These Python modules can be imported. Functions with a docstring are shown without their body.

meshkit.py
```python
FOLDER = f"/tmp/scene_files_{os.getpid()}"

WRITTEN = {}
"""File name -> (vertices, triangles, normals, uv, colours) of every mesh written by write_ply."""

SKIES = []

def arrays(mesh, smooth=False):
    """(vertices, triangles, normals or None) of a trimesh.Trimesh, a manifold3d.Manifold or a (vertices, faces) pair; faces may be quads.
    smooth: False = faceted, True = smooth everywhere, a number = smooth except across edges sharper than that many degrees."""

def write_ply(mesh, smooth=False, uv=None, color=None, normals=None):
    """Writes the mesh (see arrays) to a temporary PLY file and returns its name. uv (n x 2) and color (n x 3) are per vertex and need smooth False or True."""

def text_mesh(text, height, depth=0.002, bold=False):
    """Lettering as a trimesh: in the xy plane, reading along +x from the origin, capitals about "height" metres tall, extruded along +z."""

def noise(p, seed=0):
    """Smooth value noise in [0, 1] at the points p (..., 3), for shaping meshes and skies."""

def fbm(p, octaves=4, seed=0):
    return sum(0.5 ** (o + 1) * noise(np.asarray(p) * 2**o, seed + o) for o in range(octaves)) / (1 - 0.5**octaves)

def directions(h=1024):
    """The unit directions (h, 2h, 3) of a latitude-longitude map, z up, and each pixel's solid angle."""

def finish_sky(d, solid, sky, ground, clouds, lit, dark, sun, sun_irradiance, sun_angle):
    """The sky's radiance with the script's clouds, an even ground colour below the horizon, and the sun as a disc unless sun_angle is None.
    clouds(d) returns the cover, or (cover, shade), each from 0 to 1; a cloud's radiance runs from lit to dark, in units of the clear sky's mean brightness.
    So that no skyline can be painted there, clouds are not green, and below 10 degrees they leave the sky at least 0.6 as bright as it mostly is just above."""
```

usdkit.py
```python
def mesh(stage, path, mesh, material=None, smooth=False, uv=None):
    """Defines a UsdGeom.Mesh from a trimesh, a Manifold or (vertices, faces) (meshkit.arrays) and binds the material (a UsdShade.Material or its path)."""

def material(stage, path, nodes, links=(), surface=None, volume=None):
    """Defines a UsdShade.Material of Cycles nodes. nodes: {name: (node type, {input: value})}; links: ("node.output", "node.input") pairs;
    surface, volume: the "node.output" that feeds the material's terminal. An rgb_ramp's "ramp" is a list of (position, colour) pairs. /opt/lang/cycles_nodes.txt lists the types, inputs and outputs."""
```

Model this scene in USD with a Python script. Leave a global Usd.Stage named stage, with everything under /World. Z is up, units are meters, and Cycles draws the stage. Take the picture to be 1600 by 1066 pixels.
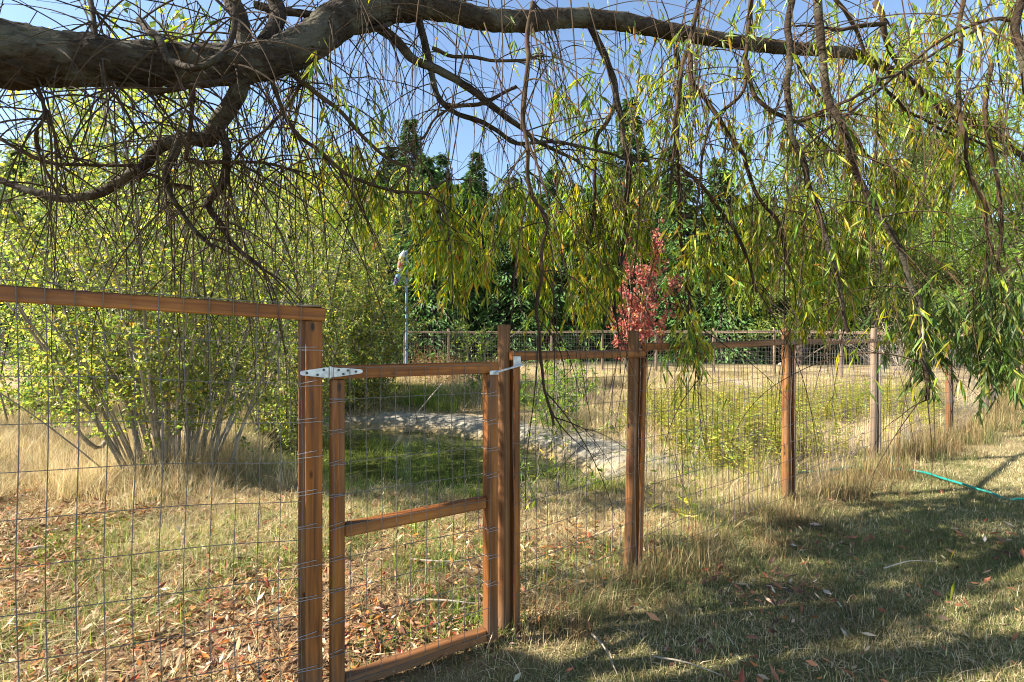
import math
import numpy as np
from pxr import Usd, UsdGeom, UsdLux, UsdShade, Sdf, Gf, Vt
import usdkit, meshkit

stage = Usd.Stage.CreateInMemory()
UsdGeom.SetStageUpAxis(stage, 'Z')
UsdGeom.SetStageMetersPerUnit(stage, 1.0)
UsdGeom.Xform.Define(stage, '/World')
UsdGeom.Scope.Define(stage, '/World/Looks')
T = Sdf.ValueTypeNames

# ------------------------------------------------------------------ camera
EYE, FPX = 1.6, 760.0
cam = UsdGeom.Camera.Define(stage, '/World/camera')
cam.AddTranslateOp().Set(Gf.Vec3d(0, 0, EYE))
cam.AddRotateXOp().Set(90.0)
cam.CreateHorizontalApertureAttr(36.0)
cam.CreateFocalLengthAttr(36.0 * FPX / 1600)
cam.CreateFStopAttr(0.0)
cam.CreateClippingRangeAttr(Gf.Vec2f(0.05, 5000))
cam.CreateExposureAttr(2.0)

# ------------------------------------------------------------------ sky and sun
SUN_AZ = np.array([-0.98, -0.17]); SUN_AZ /= np.linalg.norm(SUN_AZ)
SUN_EL = math.radians(36)
SUN = np.array([SUN_AZ[0] * math.cos(SUN_EL), SUN_AZ[1] * math.cos(SUN_EL), math.sin(SUN_EL)])
usdkit.material(stage, '/World/Looks/sky', {
    'sky': ('sky_texture', {'sky_type': 'single_scattering', 'sun_disc': False, 'sun_elevation': SUN_EL,
                            'sun_rotation': math.atan2(SUN[0], SUN[1]), 'air_density': 1.0, 'aerosol_density': 0.35, 'ozone_density': 1.2}),
    'bg': ('background_shader', {'strength': 0.075})},
    [('sky.color', 'bg.color')], surface='bg.background')
dome = UsdLux.DomeLight.Define(stage, '/World/sky')
UsdShade.MaterialBindingAPI.Apply(dome.GetPrim()).Bind(UsdShade.Material.Get(stage, '/World/Looks/sky'))
dome.GetPrim().SetCustomDataByKey('kind', 'structure')
sun = UsdLux.DistantLight.Define(stage, '/World/sun')
sun.CreateIntensityAttr(1.25)
sun.CreateNormalizeAttr(True)
sun.CreateAngleAttr(0.5)
sun.CreateColorAttr(Gf.Vec3f(1.0, 0.93, 0.80))
m = Gf.Matrix4d().SetRotate(Gf.Rotation(Gf.Vec3d(0, 0, 1), Gf.Vec3d(*map(float, SUN))))
sun.AddTransformOp().Set(m)

# ------------------------------------------------------------------ helpers
used = {}
def numbered(parent, name):
    k = used.get((parent, name), 0)
    used[(parent, name)] = k + 1
    return name if k == 0 else f'{name}_{k:03d}'

def pth(o):
    return '/World' if o is None else str(o.GetPath())

def tag(o, label=None, cat=None, group=None, kind=None):
    for k, v in (('label', label), ('category', cat), ('group', group), ('kind', kind)):
        if v:
            o.SetCustomDataByKey(k, v)
    return o

def thing(name, label=None, cat=None, group=None, loc=(0, 0, 0), rotz=0.0, scale=None, tilt=None):
    x = UsdGeom.Xform.Define(stage, '/World/' + numbered('/World', name))
    x.AddTranslateOp().Set(Gf.Vec3d(*map(float, loc)))
    x.AddRotateZOp().Set(float(rotz))
    if tilt:
        x.AddRotateXOp().Set(float(tilt))
    if scale is not None:
        x.AddScaleOp().Set(Gf.Vec3f(*map(float, np.broadcast_to(scale, 3))))
    return tag(x.GetPrim(), label, cat, group)

def vnormals(V, F):
    n = np.zeros_like(V)
    c = np.cross(V[F[:, 1]] - V[F[:, 0]], V[F[:, 2]] - V[F[:, 0]])
    for k in range(3):
        np.add.at(n, F[:, k], c)
    l = np.linalg.norm(n, axis=1, keepdims=True)
    return np.where(l > 0, n / np.maximum(l, 1e-20), [0, 0, 1.0])

def put(name, VF, mat, parent=None, tint=None, smooth=False, kind=None, label=None, mtx=None, path=None):
    """one Mesh prim under parent (or under /World)"""
    V, F = np.asarray(VF[0], float), np.asarray(VF[1], int)
    p = path or pth(parent) + '/' + numbered(pth(parent), name)
    ms = UsdGeom.Mesh.Define(stage, p)
    ms.CreatePointsAttr(Vt.Vec3fArray.FromNumpy(V.astype(np.float32)))
    ms.CreateFaceVertexCountsAttr(Vt.IntArray.FromNumpy(np.full(len(F), F.shape[1], np.int32)))
    ms.CreateFaceVertexIndicesAttr(Vt.IntArray.FromNumpy(F.astype(np.int32).ravel()))
    ms.CreateSubdivisionSchemeAttr('none')
    if smooth:
        n = vnormals(V, F if F.shape[1] == 3 else np.vstack([F[:, [0, 1, 2]], F[:, [0, 2, 3]]]))
        ms.CreateNormalsAttr(Vt.Vec3fArray.FromNumpy(n.astype(np.float32)))
        ms.SetNormalsInterpolation('vertex')
    if tint is not None:
        UsdGeom.PrimvarsAPI(ms).CreatePrimvar('tint', T.Color3fArray, 'vertex').Set(
            Vt.Vec3fArray.FromNumpy(np.broadcast_to(np.asarray(tint, np.float32), (len(V), 3)).copy()))
    if mtx is not None:
        ms.AddTransformOp().Set(Gf.Matrix4d(*[float(v) for v in np.asarray(mtx).T.ravel()]))
    UsdShade.MaterialBindingAPI.Apply(ms.GetPrim()).Bind(UsdShade.Material.Get(stage, '/World/Looks/' + mat))
    return tag(ms.GetPrim(), label, kind=kind)

def join(parts):
    """parts: list of (V, F) or (V, F, tint)"""
    V, F, C, n = [], [], [], 0
    for q in parts:
        V.append(q[0]); F.append(np.asarray(q[1]) + n); n += len(q[0])
        if len(q) > 2:
            C.append(q[2])
    return (np.vstack(V), np.vstack(F)) + ((np.vstack(C),) if C else ())

def unit(v):
    v = np.asarray(v, float)
    return v / np.maximum(np.linalg.norm(v, axis=-1, keepdims=True), 1e-12)

def px(x, y, Y):
    """the point seen at pixel (x, y) of the photograph when it stands Y metres ahead"""
    return np.array([(x - 800) / FPX * Y, Y, EYE - (y - 533) / FPX * Y])

def spline(P, step=0.08):
    P = np.asarray(P, float)
    if len(P) == 2:
        n = max(2, int(np.linalg.norm(P[1] - P[0]) / step) + 1)
        return P[0] + (P[1] - P[0]) * np.linspace(0, 1, n)[:, None]
    Q = np.vstack([2 * P[0] - P[1], P, 2 * P[-1] - P[-2]])
    out = []
    for i in range(1, len(Q) - 2):
        n = max(2, int(np.linalg.norm(Q[i + 1, :3] - Q[i, :3]) / step) + 1)
        t = np.linspace(0, 1, n, endpoint=False)[:, None]
        a, b, c, d = Q[i - 1], Q[i], Q[i + 1], Q[i + 2]
        out.append(0.5 * (2 * b + (c - a) * t + (2 * a - 5 * b + 4 * c - d) * t * t + (3 * b - a - 3 * c + d) * t ** 3))
    out.append(P[-1:])
    return np.vstack(out)

def tube(P, R, n=6, lump=0.0, seed=0, cap=True):
    P = np.asarray(P, float)
    R = np.broadcast_to(np.asarray(R, float), (len(P),))
    t = unit(np.gradient(P, axis=0))
    m = unit(P[-1] - P[0])
    ref = np.eye(3)[np.argmin(np.abs(m))]
    u = unit(np.cross(t, ref)); v = np.cross(t, u)
    a = np.arange(n) / n * 2 * np.pi
    r = R[:, None] * np.ones(n)
    V = P[:, None] + (np.cos(a)[None, :, None] * u[:, None] + np.sin(a)[None, :, None] * v[:, None]) * r[..., None]
    if lump:
        d = meshkit.fbm(V * 14 + seed, 3, seed) - 0.5
        V = P[:, None] + (V - P[:, None]) * (1 + lump * d)[..., None]
    k = len(P)
    i = np.arange(k - 1)[:, None] * n
    j = np.arange(n)[None]; j2 = (j + 1) % n
    q = np.stack([i + j, i + j2, i + n + j2, i + n + j], -1).reshape(-1, 4)
    F = np.vstack([q[:, [0, 2, 1]], q[:, [0, 3, 2]]])
    V = V.reshape(-1, 3)
    if cap:
        V = np.vstack([V, P[0], P[-1]])
        jj = np.arange(n)
        F = np.vstack([F, np.stack([np.full(n, len(V) - 2), jj, (jj + 1) % n], 1),
                       np.stack([np.full(n, len(V) - 1), (k - 1) * n + (jj + 1) % n, (k - 1) * n + jj], 1)])
    return V, F

def rough_limb(P, R, n, seed, depth=0.07, along=5.0, fine=1.0):
    """a limb whose bark is broken into long plates with furrows between"""
    V, F = tube(P, R, n, 0.30, seed)
    k = len(P)
    L = np.r_[0, np.cumsum(np.linalg.norm(np.diff(P, axis=0), axis=1))]
    a = np.arange(n) / n * 2 * np.pi
    cx, sx = np.cos(a)[None] * R[:, None], np.sin(a)[None] * R[:, None]
    S = np.repeat(L[:, None], n, 1)
    w = meshkit.fbm(np.stack([cx * 14, sx * 14, S * 6], -1), 2, seed + 5) - 0.5
    f = meshkit.fbm(np.stack([cx * 55 * fine + w * 3, sx * 55 * fine + w * 3, S * along * 2.2 + w * 3], -1), 3, seed)
    ridge = 1 - np.abs(f - 0.5) * 2
    d = np.clip((0.86 - ridge) * 3.0, -1, 0.6)
    C = np.repeat(np.asarray(P)[:, None], n, 1).reshape(-1, 3)
    m = k * n
    V[:m] = C + (V[:m] - C) * (1 + depth * d.reshape(-1, 1))
    return V, F

def rounded_box(sx, sy, sz, b=0.004):
    """chamfered box centred in x and y, from z=0 to z=sz"""
    x, y = sx / 2, sy / 2
    ring = lambda i, z: [(x - i, -y + i + b, z), (x - i, y - i - b, z), (x - i - b, y - i, z), (-x + i + b, y - i, z),
                         (-x + i, y - i - b, z), (-x + i, -y + i + b, z), (-x + i + b, -y + i, z), (x - i - b, -y + i, z)]
    k = max(2, int(sz / 0.25))
    rings = [ring(b, 0)] + [ring(0, b + (sz - 2 * b) * t) for t in np.linspace(0, 1, k)] + [ring(b, sz)]
    V = np.array([p for r in rings for p in r], float)
    F, n = [], 8
    for i in range(len(rings) - 1):
        for j in range(n):
            a, c = i * n + j, i * n + (j + 1) % n
            F += [(a, c, c + n), (a, c + n, a + n)]
    for j in range(1, n - 1):
        F += [(0, j + 1, j), (len(V) - n, len(V) - n + j, len(V) - n + j + 1)]
    return V, np.array(F)

def leaves(pos, axis, side, L, W, tint, fold=0.25, droop=0.15, wide=0.45):
    """one folded leaf of four faces at each position"""
    N = len(pos)
    L = np.broadcast_to(L, (N,))[:, None]; W = np.broadcast_to(W, (N,))[:, None]
    axis = unit(axis); side = unit(side - axis * (side * axis).sum(1, keepdims=True)); nrm = np.cross(axis, side)
    dn = np.array([0, 0, -1.0]) * droop
    b = pos
    c = pos + axis * L * wide + dn * L * 0.3 - nrm * W * fold
    l = pos + axis * L * wide + side * W / 2 + dn * L * 0.3
    r = pos + axis * L * wide - side * W / 2 + dn * L * 0.3
    t = pos + axis * L + dn * L
    V = np.stack([b, l, c, r, t], 1).reshape(-1, 3)
    o = np.arange(N)[:, None] * 5
    F = np.stack([np.hstack([o + a for a in f]) for f in ((0, 1, 2), (0, 2, 3), (1, 4, 2), (2, 4, 3))], 1).reshape(-1, 3)
    return V, F, np.repeat(np.asarray(tint), 5, axis=0)

def palette(rng, n, cols, w=None, jit=0.25):
    cols = np.array(cols, float)
    w = None if w is None else np.array(w, float) / sum(w)
    c = cols[rng.choice(len(cols), n, p=w)]
    return np.clip(c * np.exp(rng.normal(0, jit, (n, 1))) * np.exp(rng.normal(0, jit * 0.25, (n, 3))), 0.004, 0.8)

def blades(rng, n, spread, hmin, hmax, lean, wid, cols, w=None, seg=3, jit=0.25, curl=1.0, clumps=0, csd=0.05):
    """a tuft of grass blades round the origin"""
    a = rng.uniform(0, 2 * np.pi, n); r = spread * np.sqrt(rng.uniform(0, 1, n))
    base = np.stack([r * np.cos(a), r * np.sin(a), np.zeros(n) - 0.01], 1)
    h = rng.uniform(hmin, hmax, n) * rng.uniform(0.6, 1, n)
    if clumps:
        cc = rng.uniform(-spread, spread, (clumps, 2)); k = rng.integers(0, clumps, n)
        base[:, :2] = cc[k] + rng.normal(0, csd, (n, 2)); h *= rng.uniform(0.55, 1.25, clumps)[k]
    la = rng.uniform(0, 2 * np.pi, n); ln = np.abs(rng.normal(0, lean, n))
    d = np.stack([np.cos(la), np.sin(la), np.zeros(n)], 1)
    s = np.stack([-np.sin(la), np.cos(la), np.zeros(n)], 1)
    sa = rng.uniform(-0.9, 0.9, n)[:, None]
    s = s * np.cos(sa) + d * np.sin(sa)
    wd = wid * rng.uniform(0.6, 1.3, n)
    V = []
    for k in range(seg + 1):
        t = k / seg
        p = base + np.array([0, 0, 1.0]) * (h * (t - 0.35 * np.minimum(ln, 1.4) * t * t))[:, None] + d * (h * ln * t ** (1 + curl * 0.6))[:, None]
        if k < seg:
            ww = (wd * (1 - 0.75 * t) / 2)[:, None]
            V += [p - s * ww, p + s * ww]
        else:
            V += [p]
    V = np.stack(V, 1)
    m = V.shape[1]
    o = np.arange(n)[:, None] * m
    F = []
    for k in range(seg - 1):
        F += [(2 * k, 2 * k + 1, 2 * k + 3), (2 * k, 2 * k + 3, 2 * k + 2)]
    F += [(2 * seg - 2, 2 * seg - 1, 2 * seg)]
    F = np.stack([np.hstack([o + q for q in f]) for f in F], 1).reshape(-1, 3)
    c = palette(rng, n, cols, w, jit)
    return V.reshape(-1, 3), F, np.repeat(c, m, axis=0)

def scatter(name, protos, pos, rot, scl, which, mat, label, cat, kind='stuff', tilt=None):
    """a PointInstancer of protos [(V, F, tint)]"""
    pi = UsdGeom.PointInstancer.Define(stage, '/World/' + numbered('/World', name))
    base = str(pi.GetPath())
    rel = []
    for i, (V, F, C) in enumerate(protos):
        q = put('tuft', (V, F), mat, tint=C, path=f'{base}/tuft_{i + 1:03d}')
        rel.append(q.GetPath())
    pi.CreatePrototypesRel().SetTargets(rel)
    n = len(pos)
    pi.CreateProtoIndicesAttr(Vt.IntArray.FromNumpy(np.asarray(which, np.int32)))
    pi.CreatePositionsAttr(Vt.Vec3fArray.FromNumpy(np.asarray(pos, np.float32)))
    h = np.asarray(rot) / 2
    qs = Vt.QuathArray([Gf.Quath(float(math.cos(a)), 0, 0, float(math.sin(a))) for a in h])
    pi.CreateOrientationsAttr(qs)
    scl = np.asarray(scl, np.float32)
    if scl.ndim == 1:
        scl = np.repeat(scl[:, None], 3, 1)
    pi.CreateScalesAttr(Vt.Vec3fArray.FromNumpy(scl))
    return tag(pi.GetPrim(), label, cat, kind=kind)

def dup(src, name, label, cat, group, loc, rotz, scale):
    r = UsdGeom.Xform.Define(stage, '/World/' + numbered('/World', name))
    r.AddTranslateOp().Set(Gf.Vec3d(*map(float, loc)))
    r.AddRotateZOp().Set(float(rotz))
    r.AddScaleOp().Set(Gf.Vec3f(*map(float, np.broadcast_to(scale, 3))))
    p = r.GetPrim()
    p.GetReferences().AddInternalReference(src)
    p.SetInstanceable(True)
    return tag(p, label, cat, group)

def frame(origin, zdir, xdir):
    """matrix whose z runs along zdir and x as near as can be to xdir"""
    z = unit(zdir); x = unit(np.asarray(xdir, float) - z * np.dot(xdir, z)); y = np.cross(z, x)
    M = np.eye(4); M[:3, 0], M[:3, 1], M[:3, 2], M[:3, 3] = x, y, z, origin
    return M

# ------------------------------------------------------------------ materials
def leafmat(name, trans=0.4, rough=0.5, spec=0.35, vary=0.3, gain=1.3):
    usdkit.material(stage, '/World/Looks/' + name, {
        'a': ('attribute', {'attribute': 'tint'}),
        'g': ('geometry', {}),
        'n': ('noise_texture', {'scale': 1.3, 'detail': 3.0}),
        'r': ('map_range', {'from_min': 0.3, 'from_max': 0.7, 'to_min': 1 - vary, 'to_max': 1 + vary}),
        'h': ('hsv', {'hue': 0.5, 'saturation': 1.0, 'fac': 1.0}),
        't2': ('hsv', {'hue': 0.497, 'saturation': 1.08, 'value': gain, 'fac': 1.0}),
        'p': ('principled_bsdf', {'roughness': rough, 'specular_ior_level': spec}),
        't': ('translucent_bsdf', {}),
        'm': ('mix_closure', {'fac': trans})},
        [('g.position', 'n.vector'), ('n.fac', 'r.value'), ('r.result', 'h.value'), ('a.color', 'h.color'), ('h.color', 'p.base_color'),
         ('h.color', 't2.color'), ('t2.color', 't.color'), ('p.BSDF', 'm.closure1'), ('t.BSDF', 'm.closure2')], surface='m.closure')
leafmat('leaf', 0.5, 0.42, 0.4, 0.3, 1.9)
leafmat('grass', 0.3, 0.6, 0.2, 0.3, 1.1)
leafmat('needles', 0.22, 0.6, 0.25, 0.3, 1.2)
leafmat('litter', 0.15, 0.6, 0.25, 0.15, 1.0)

def barkmat(name, dark, light, scale=30, bump=0.5, stretch=(1, 1, 1), moss=None, rough=0.9):
    nodes = {
        'g': ('geometry', {}),
        'mp': ('mapping', {'mapping_type': 'point', 'scale': stretch}),
        'n': ('noise_texture', {'scale': scale, 'detail': 6.0, 'roughness': 0.65}),
        'v': ('voronoi_texture', {'scale': scale * 0.7, 'feature': 'distance_to_edge'}),
        'n2': ('noise_texture', {'scale': scale * 0.13, 'detail': 4.0}),
        'r': ('rgb_ramp', {'ramp': [(0.25, dark), (0.55, tuple((a + b) / 2 for a, b in zip(dark, light))), (0.8, light)]}),
        'r2': ('rgb_ramp', {'ramp': [(0.50, (0, 0, 0)), (0.62, (1, 1, 1))]}),
        'mx': ('mix', {'mix_type': 'mix', 'color2': moss or light}),
        'ad': ('math', {'math_type': 'multiply_add', 'value2': 0.8}),
        'b': ('bump', {'strength': bump, 'distance': 0.03}),
        'p': ('principled_bsdf', {'roughness': rough, 'specular_ior_level': 0.2})}
    usdkit.material(stage, '/World/Looks/' + name, nodes, [
        ('g.position', 'mp.vector'), ('mp.vector', 'n.vector'), ('mp.vector', 'v.vector'), ('g.position', 'n2.vector'), ('n.fac', 'r.fac'),
        ('n2.fac', 'r2.fac'), ('r.color', 'mx.color1'), ('r2.color', 'mx.fac'), ('v.distance', 'ad.value1'), ('n.fac', 'ad.value3'),
        ('ad.value', 'b.height'), ('b.normal', 'p.normal'), ('mx.color', 'p.base_color')], surface='p.BSDF')
barkmat('willow_bark', (0.010, 0.007, 0.005), (0.066, 0.043, 0.025), 40, 0.9, (0.6, 1, 1), (0.080, 0.070, 0.048))
barkmat('twig_bark', (0.018, 0.011, 0.006), (0.062, 0.038, 0.019), 22, 0.2)
barkmat('shrub_bark', (0.10, 0.085, 0.065), (0.30, 0.26, 0.20), 26, 0.3, (1, 1, 0.4))
barkmat('fir_bark', (0.03, 0.022, 0.017), (0.12, 0.09, 0.07), 9, 0.6, (1, 1, 0.3))
barkmat('dead_wood', (0.12, 0.10, 0.08), (0.42, 0.36, 0.28), 26, 0.3)

def woodmat(name, dark, mid, light):
    usdkit.material(stage, '/World/Looks/' + name, {
        'tc': ('texture_coordinate', {}),
        'o': ('object_info', {}),
        'of': ('vector_math', {'math_type': 'multiply_add', 'vector2': (1, 1, 1)}),
        'mp': ('mapping', {'mapping_type': 'point', 'scale': (38, 38, 1.7)}),
        'n': ('noise_texture', {'scale': 1.0, 'detail': 7.0, 'roughness': 0.62, 'distortion': 0.6}),
        'mp2': ('mapping', {'mapping_type': 'point', 'scale': (9, 9, 2.2)}),
        'n2': ('noise_texture', {'scale': 1.0, 'detail': 3.0}),
        'kn': ('voronoi_texture', {'scale': 3.1, 'randomness': 1.0}),
        'mp3': ('mapping', {'mapping_type': 'point', 'scale': (4.0, 4.0, 1.6)}),
        'kr': ('rgb_ramp', {'ramp': [(0.07, (1, 1, 1)), (0.14, (0, 0, 0))]}),
        'mp4': ('mapping', {'mapping_type': 'point', 'scale': (22, 22, 0.9)}),
        'n4': ('noise_texture', {'scale': 1.0, 'detail': 5.0, 'roughness': 0.6}),
        'gr': ('rgb_ramp', {'ramp': [(0.50, (0, 0, 0)), (0.72, (0.3, 0.3, 0.3))]}),
        'mg': ('mix', {'mix_type': 'mix', 'color2': (0.14, 0.095, 0.062)}),
        'gp': ('geometry', {}),
        'sz': ('separate_xyz', {}),
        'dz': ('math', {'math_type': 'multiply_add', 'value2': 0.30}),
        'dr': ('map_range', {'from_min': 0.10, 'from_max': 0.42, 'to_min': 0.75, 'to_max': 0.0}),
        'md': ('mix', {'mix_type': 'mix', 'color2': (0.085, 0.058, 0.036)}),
        'r': ('rgb_ramp', {'ramp': [(0.28, dark), (0.5, mid), (0.72, light)]}),
        'r2': ('map_range', {'from_min': 0.3, 'from_max': 0.7, 'to_min': 0.68, 'to_max': 1.25}),
        'h': ('hsv', {'hue': 0.5, 'saturation': 1.0, 'fac': 1.0}),
        'mk': ('mix', {'mix_type': 'mix', 'color2': tuple(c * 0.35 for c in dark)}),
        'b': ('bump', {'strength': 0.35, 'distance': 0.004}),
        'p': ('principled_bsdf', {'roughness': 0.62, 'specular_ior_level': 0.3})},
        [('o.random', 'of.vector3'), ('tc.object', 'of.vector1'), ('of.vector', 'mp.vector'), ('of.vector', 'mp2.vector'), ('of.vector', 'mp3.vector'),
         ('mp.vector', 'n.vector'), ('mp2.vector', 'n2.vector'), ('mp3.vector', 'kn.vector'), ('kn.distance', 'kr.fac'), ('n.fac', 'r.fac'), ('n2.fac', 'r2.value'),
         ('r2.result', 'h.value'), ('r.color', 'h.color'), ('h.color', 'mk.color1'), ('kr.color', 'mk.fac'), ('mk.color', 'mg.color1'), ('of.vector', 'mp4.vector'), ('mp4.vector', 'n4.vector'), ('n4.fac', 'gr.fac'), ('gr.color', 'mg.fac'),
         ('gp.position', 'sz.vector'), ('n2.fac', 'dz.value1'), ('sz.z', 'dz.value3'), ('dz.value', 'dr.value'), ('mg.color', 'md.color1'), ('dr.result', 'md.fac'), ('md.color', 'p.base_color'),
         ('n.fac', 'b.height'), ('b.normal', 'p.normal')], surface='p.BSDF')
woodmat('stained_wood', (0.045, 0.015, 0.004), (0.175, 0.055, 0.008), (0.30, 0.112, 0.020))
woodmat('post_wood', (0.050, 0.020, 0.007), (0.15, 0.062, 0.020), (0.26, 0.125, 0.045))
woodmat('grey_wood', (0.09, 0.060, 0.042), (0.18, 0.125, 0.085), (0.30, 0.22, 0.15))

def metal(name, col, rough=0.45, metallic=0.9):
    usdkit.material(stage, '/World/Looks/' + name, {
        'g': ('geometry', {}), 'n': ('noise_texture', {'scale': 45.0, 'detail': 4.0}),
        'r': ('rgb_ramp', {'ramp': [(0.3, tuple(c * 0.6 for c in col)), (0.65, col)]}),
        'p': ('principled_bsdf', {'roughness': rough, 'metallic': metallic})},
        [('g.position', 'n.vector'), ('n.fac', 'r.fac'), ('r.color', 'p.base_color')], surface='p.BSDF')
metal('fence_wire', (0.11, 0.095, 0.085), 0.6, 0.35)
metal('tie_wire', (0.38, 0.37, 0.37), 0.5, 0.5)
metal('zinc', (0.52, 0.53, 0.54), 0.45, 0.5)
metal('dark_screw', (0.05, 0.05, 0.05), 0.6, 0.3)
metal('painted_pole', (0.16, 0.24, 0.34), 0.5, 0.2)

def plain(name, col, rough=0.6, spec=0.4):
    usdkit.material(stage, '/World/Looks/' + name, {
        'g': ('geometry', {}), 'n': ('noise_texture', {'scale': 18.0, 'detail': 3.0}),
        'r': ('rgb_ramp', {'ramp': [(0.3, tuple(c * 0.75 for c in col)), (0.7, col)]}),
        'p': ('principled_bsdf', {'roughness': rough, 'specular_ior_level': spec})},
        [('g.position', 'n.vector'), ('n.fac', 'r.fac'), ('r.color', 'p.base_color')], surface='p.BSDF')
plain('hose_green', (0.012, 0.24, 0.19), 0.5)
plain('rock', (0.35, 0.33, 0.30), 0.9)
plain('red_soil', (0.28, 0.12, 0.06), 0.95)

usdkit.material(stage, '/World/Looks/ground', {
    'a': ('attribute', {'attribute': 'tint'}),
    'g': ('geometry', {}),
    'n': ('noise_texture', {'scale': 9.0, 'detail': 8.0, 'roughness': 0.7}),
    'n2': ('noise_texture', {'scale': 90.0, 'detail': 4.0, 'roughness': 0.7}),
    'r': ('map_range', {'from_min': 0.3, 'from_max': 0.7, 'to_min': 0.6, 'to_max': 1.3}),
    'r2': ('map_range', {'from_min': 0.3, 'from_max': 0.7, 'to_min': 0.65, 'to_max': 1.3}),
    'mu': ('math', {'math_type': 'multiply'}),
    'h': ('hsv', {'hue': 0.5, 'saturation': 1.0, 'fac': 1.0}),
    'b': ('bump', {'strength': 0.8, 'distance': 0.03}),
    'p': ('principled_bsdf', {'roughness': 0.95, 'specular_ior_level': 0.1})},
    [('g.position', 'n.vector'), ('g.position', 'n2.vector'), ('n.fac', 'r.value'), ('n2.fac', 'r2.value'), ('r.result', 'mu.value1'), ('r2.result', 'mu.value2'),
     ('mu.value', 'h.value'), ('a.color', 'h.color'), ('h.color', 'p.base_color'), ('n2.fac', 'b.height'), ('b.normal', 'p.normal')], surface='p.BSDF')
usdkit.material(stage, '/World/Looks/pond_water', {
    'g': ('geometry', {}),
    'n': ('noise_texture', {'scale': 2.2, 'detail': 5.0, 'roughness': 0.6}),
    'n2': ('noise_texture', {'scale': 14.0, 'detail': 3.0}),
    'r': ('rgb_ramp', {'ramp': [(0.35, (0.022, 0.028, 0.009)), (0.55, (0.050, 0.058, 0.016)), (0.7, (0.085, 0.085, 0.022))]}),
    'b': ('bump', {'strength': 0.12, 'distance': 0.02}),
    'p': ('principled_bsdf', {'roughness': 0.12, 'ior': 1.33})},
    [('g.position', 'n.vector'), ('g.position', 'n2.vector'), ('n.fac', 'r.fac'), ('r.color', 'p.base_color'), ('n2.fac', 'b.height'), ('b.normal', 'p.normal')], surface='p.BSDF')

# ------------------------------------------------------------------ terrain
PC, PU, PA, PB = np.array([-1.7, 7.8]), unit([-0.75, 0.66]), 3.3, 1.8
PV = np.array([PU[1], -PU[0]])            # towards +x +y
def smooth(a, b, x):
    t = np.clip((x - a) / (b - a), 0, 1)
    return t * t * (3 - 2 * t)
def pond(x, y):
    dx, dy = x - PC[0], y - PC[1]
    a, b = dx * PU[0] + dy * PU[1], dx * PV[0] + dy * PV[1]
    w = 0.10 * (meshkit.fbm(np.stack([x * 0.9, y * 0.9, 0 * x], -1), 3, 5) - 0.5) * 2
    return np.sqrt((a / PA) ** 2 + (b / PB) ** 2) + w
ST = np.array([(-9.0, -1.3), (-3.1, 1.21), (-0.885, 2.15), (-0.02, 2.66), (0.84, 3.36), (2.75, 4.80), (4.73, 6.30), (7.14, 7.90), (9.78, 10.0), (12.1, 12.2), (15.0, 14.8), (30, 27)])
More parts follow.
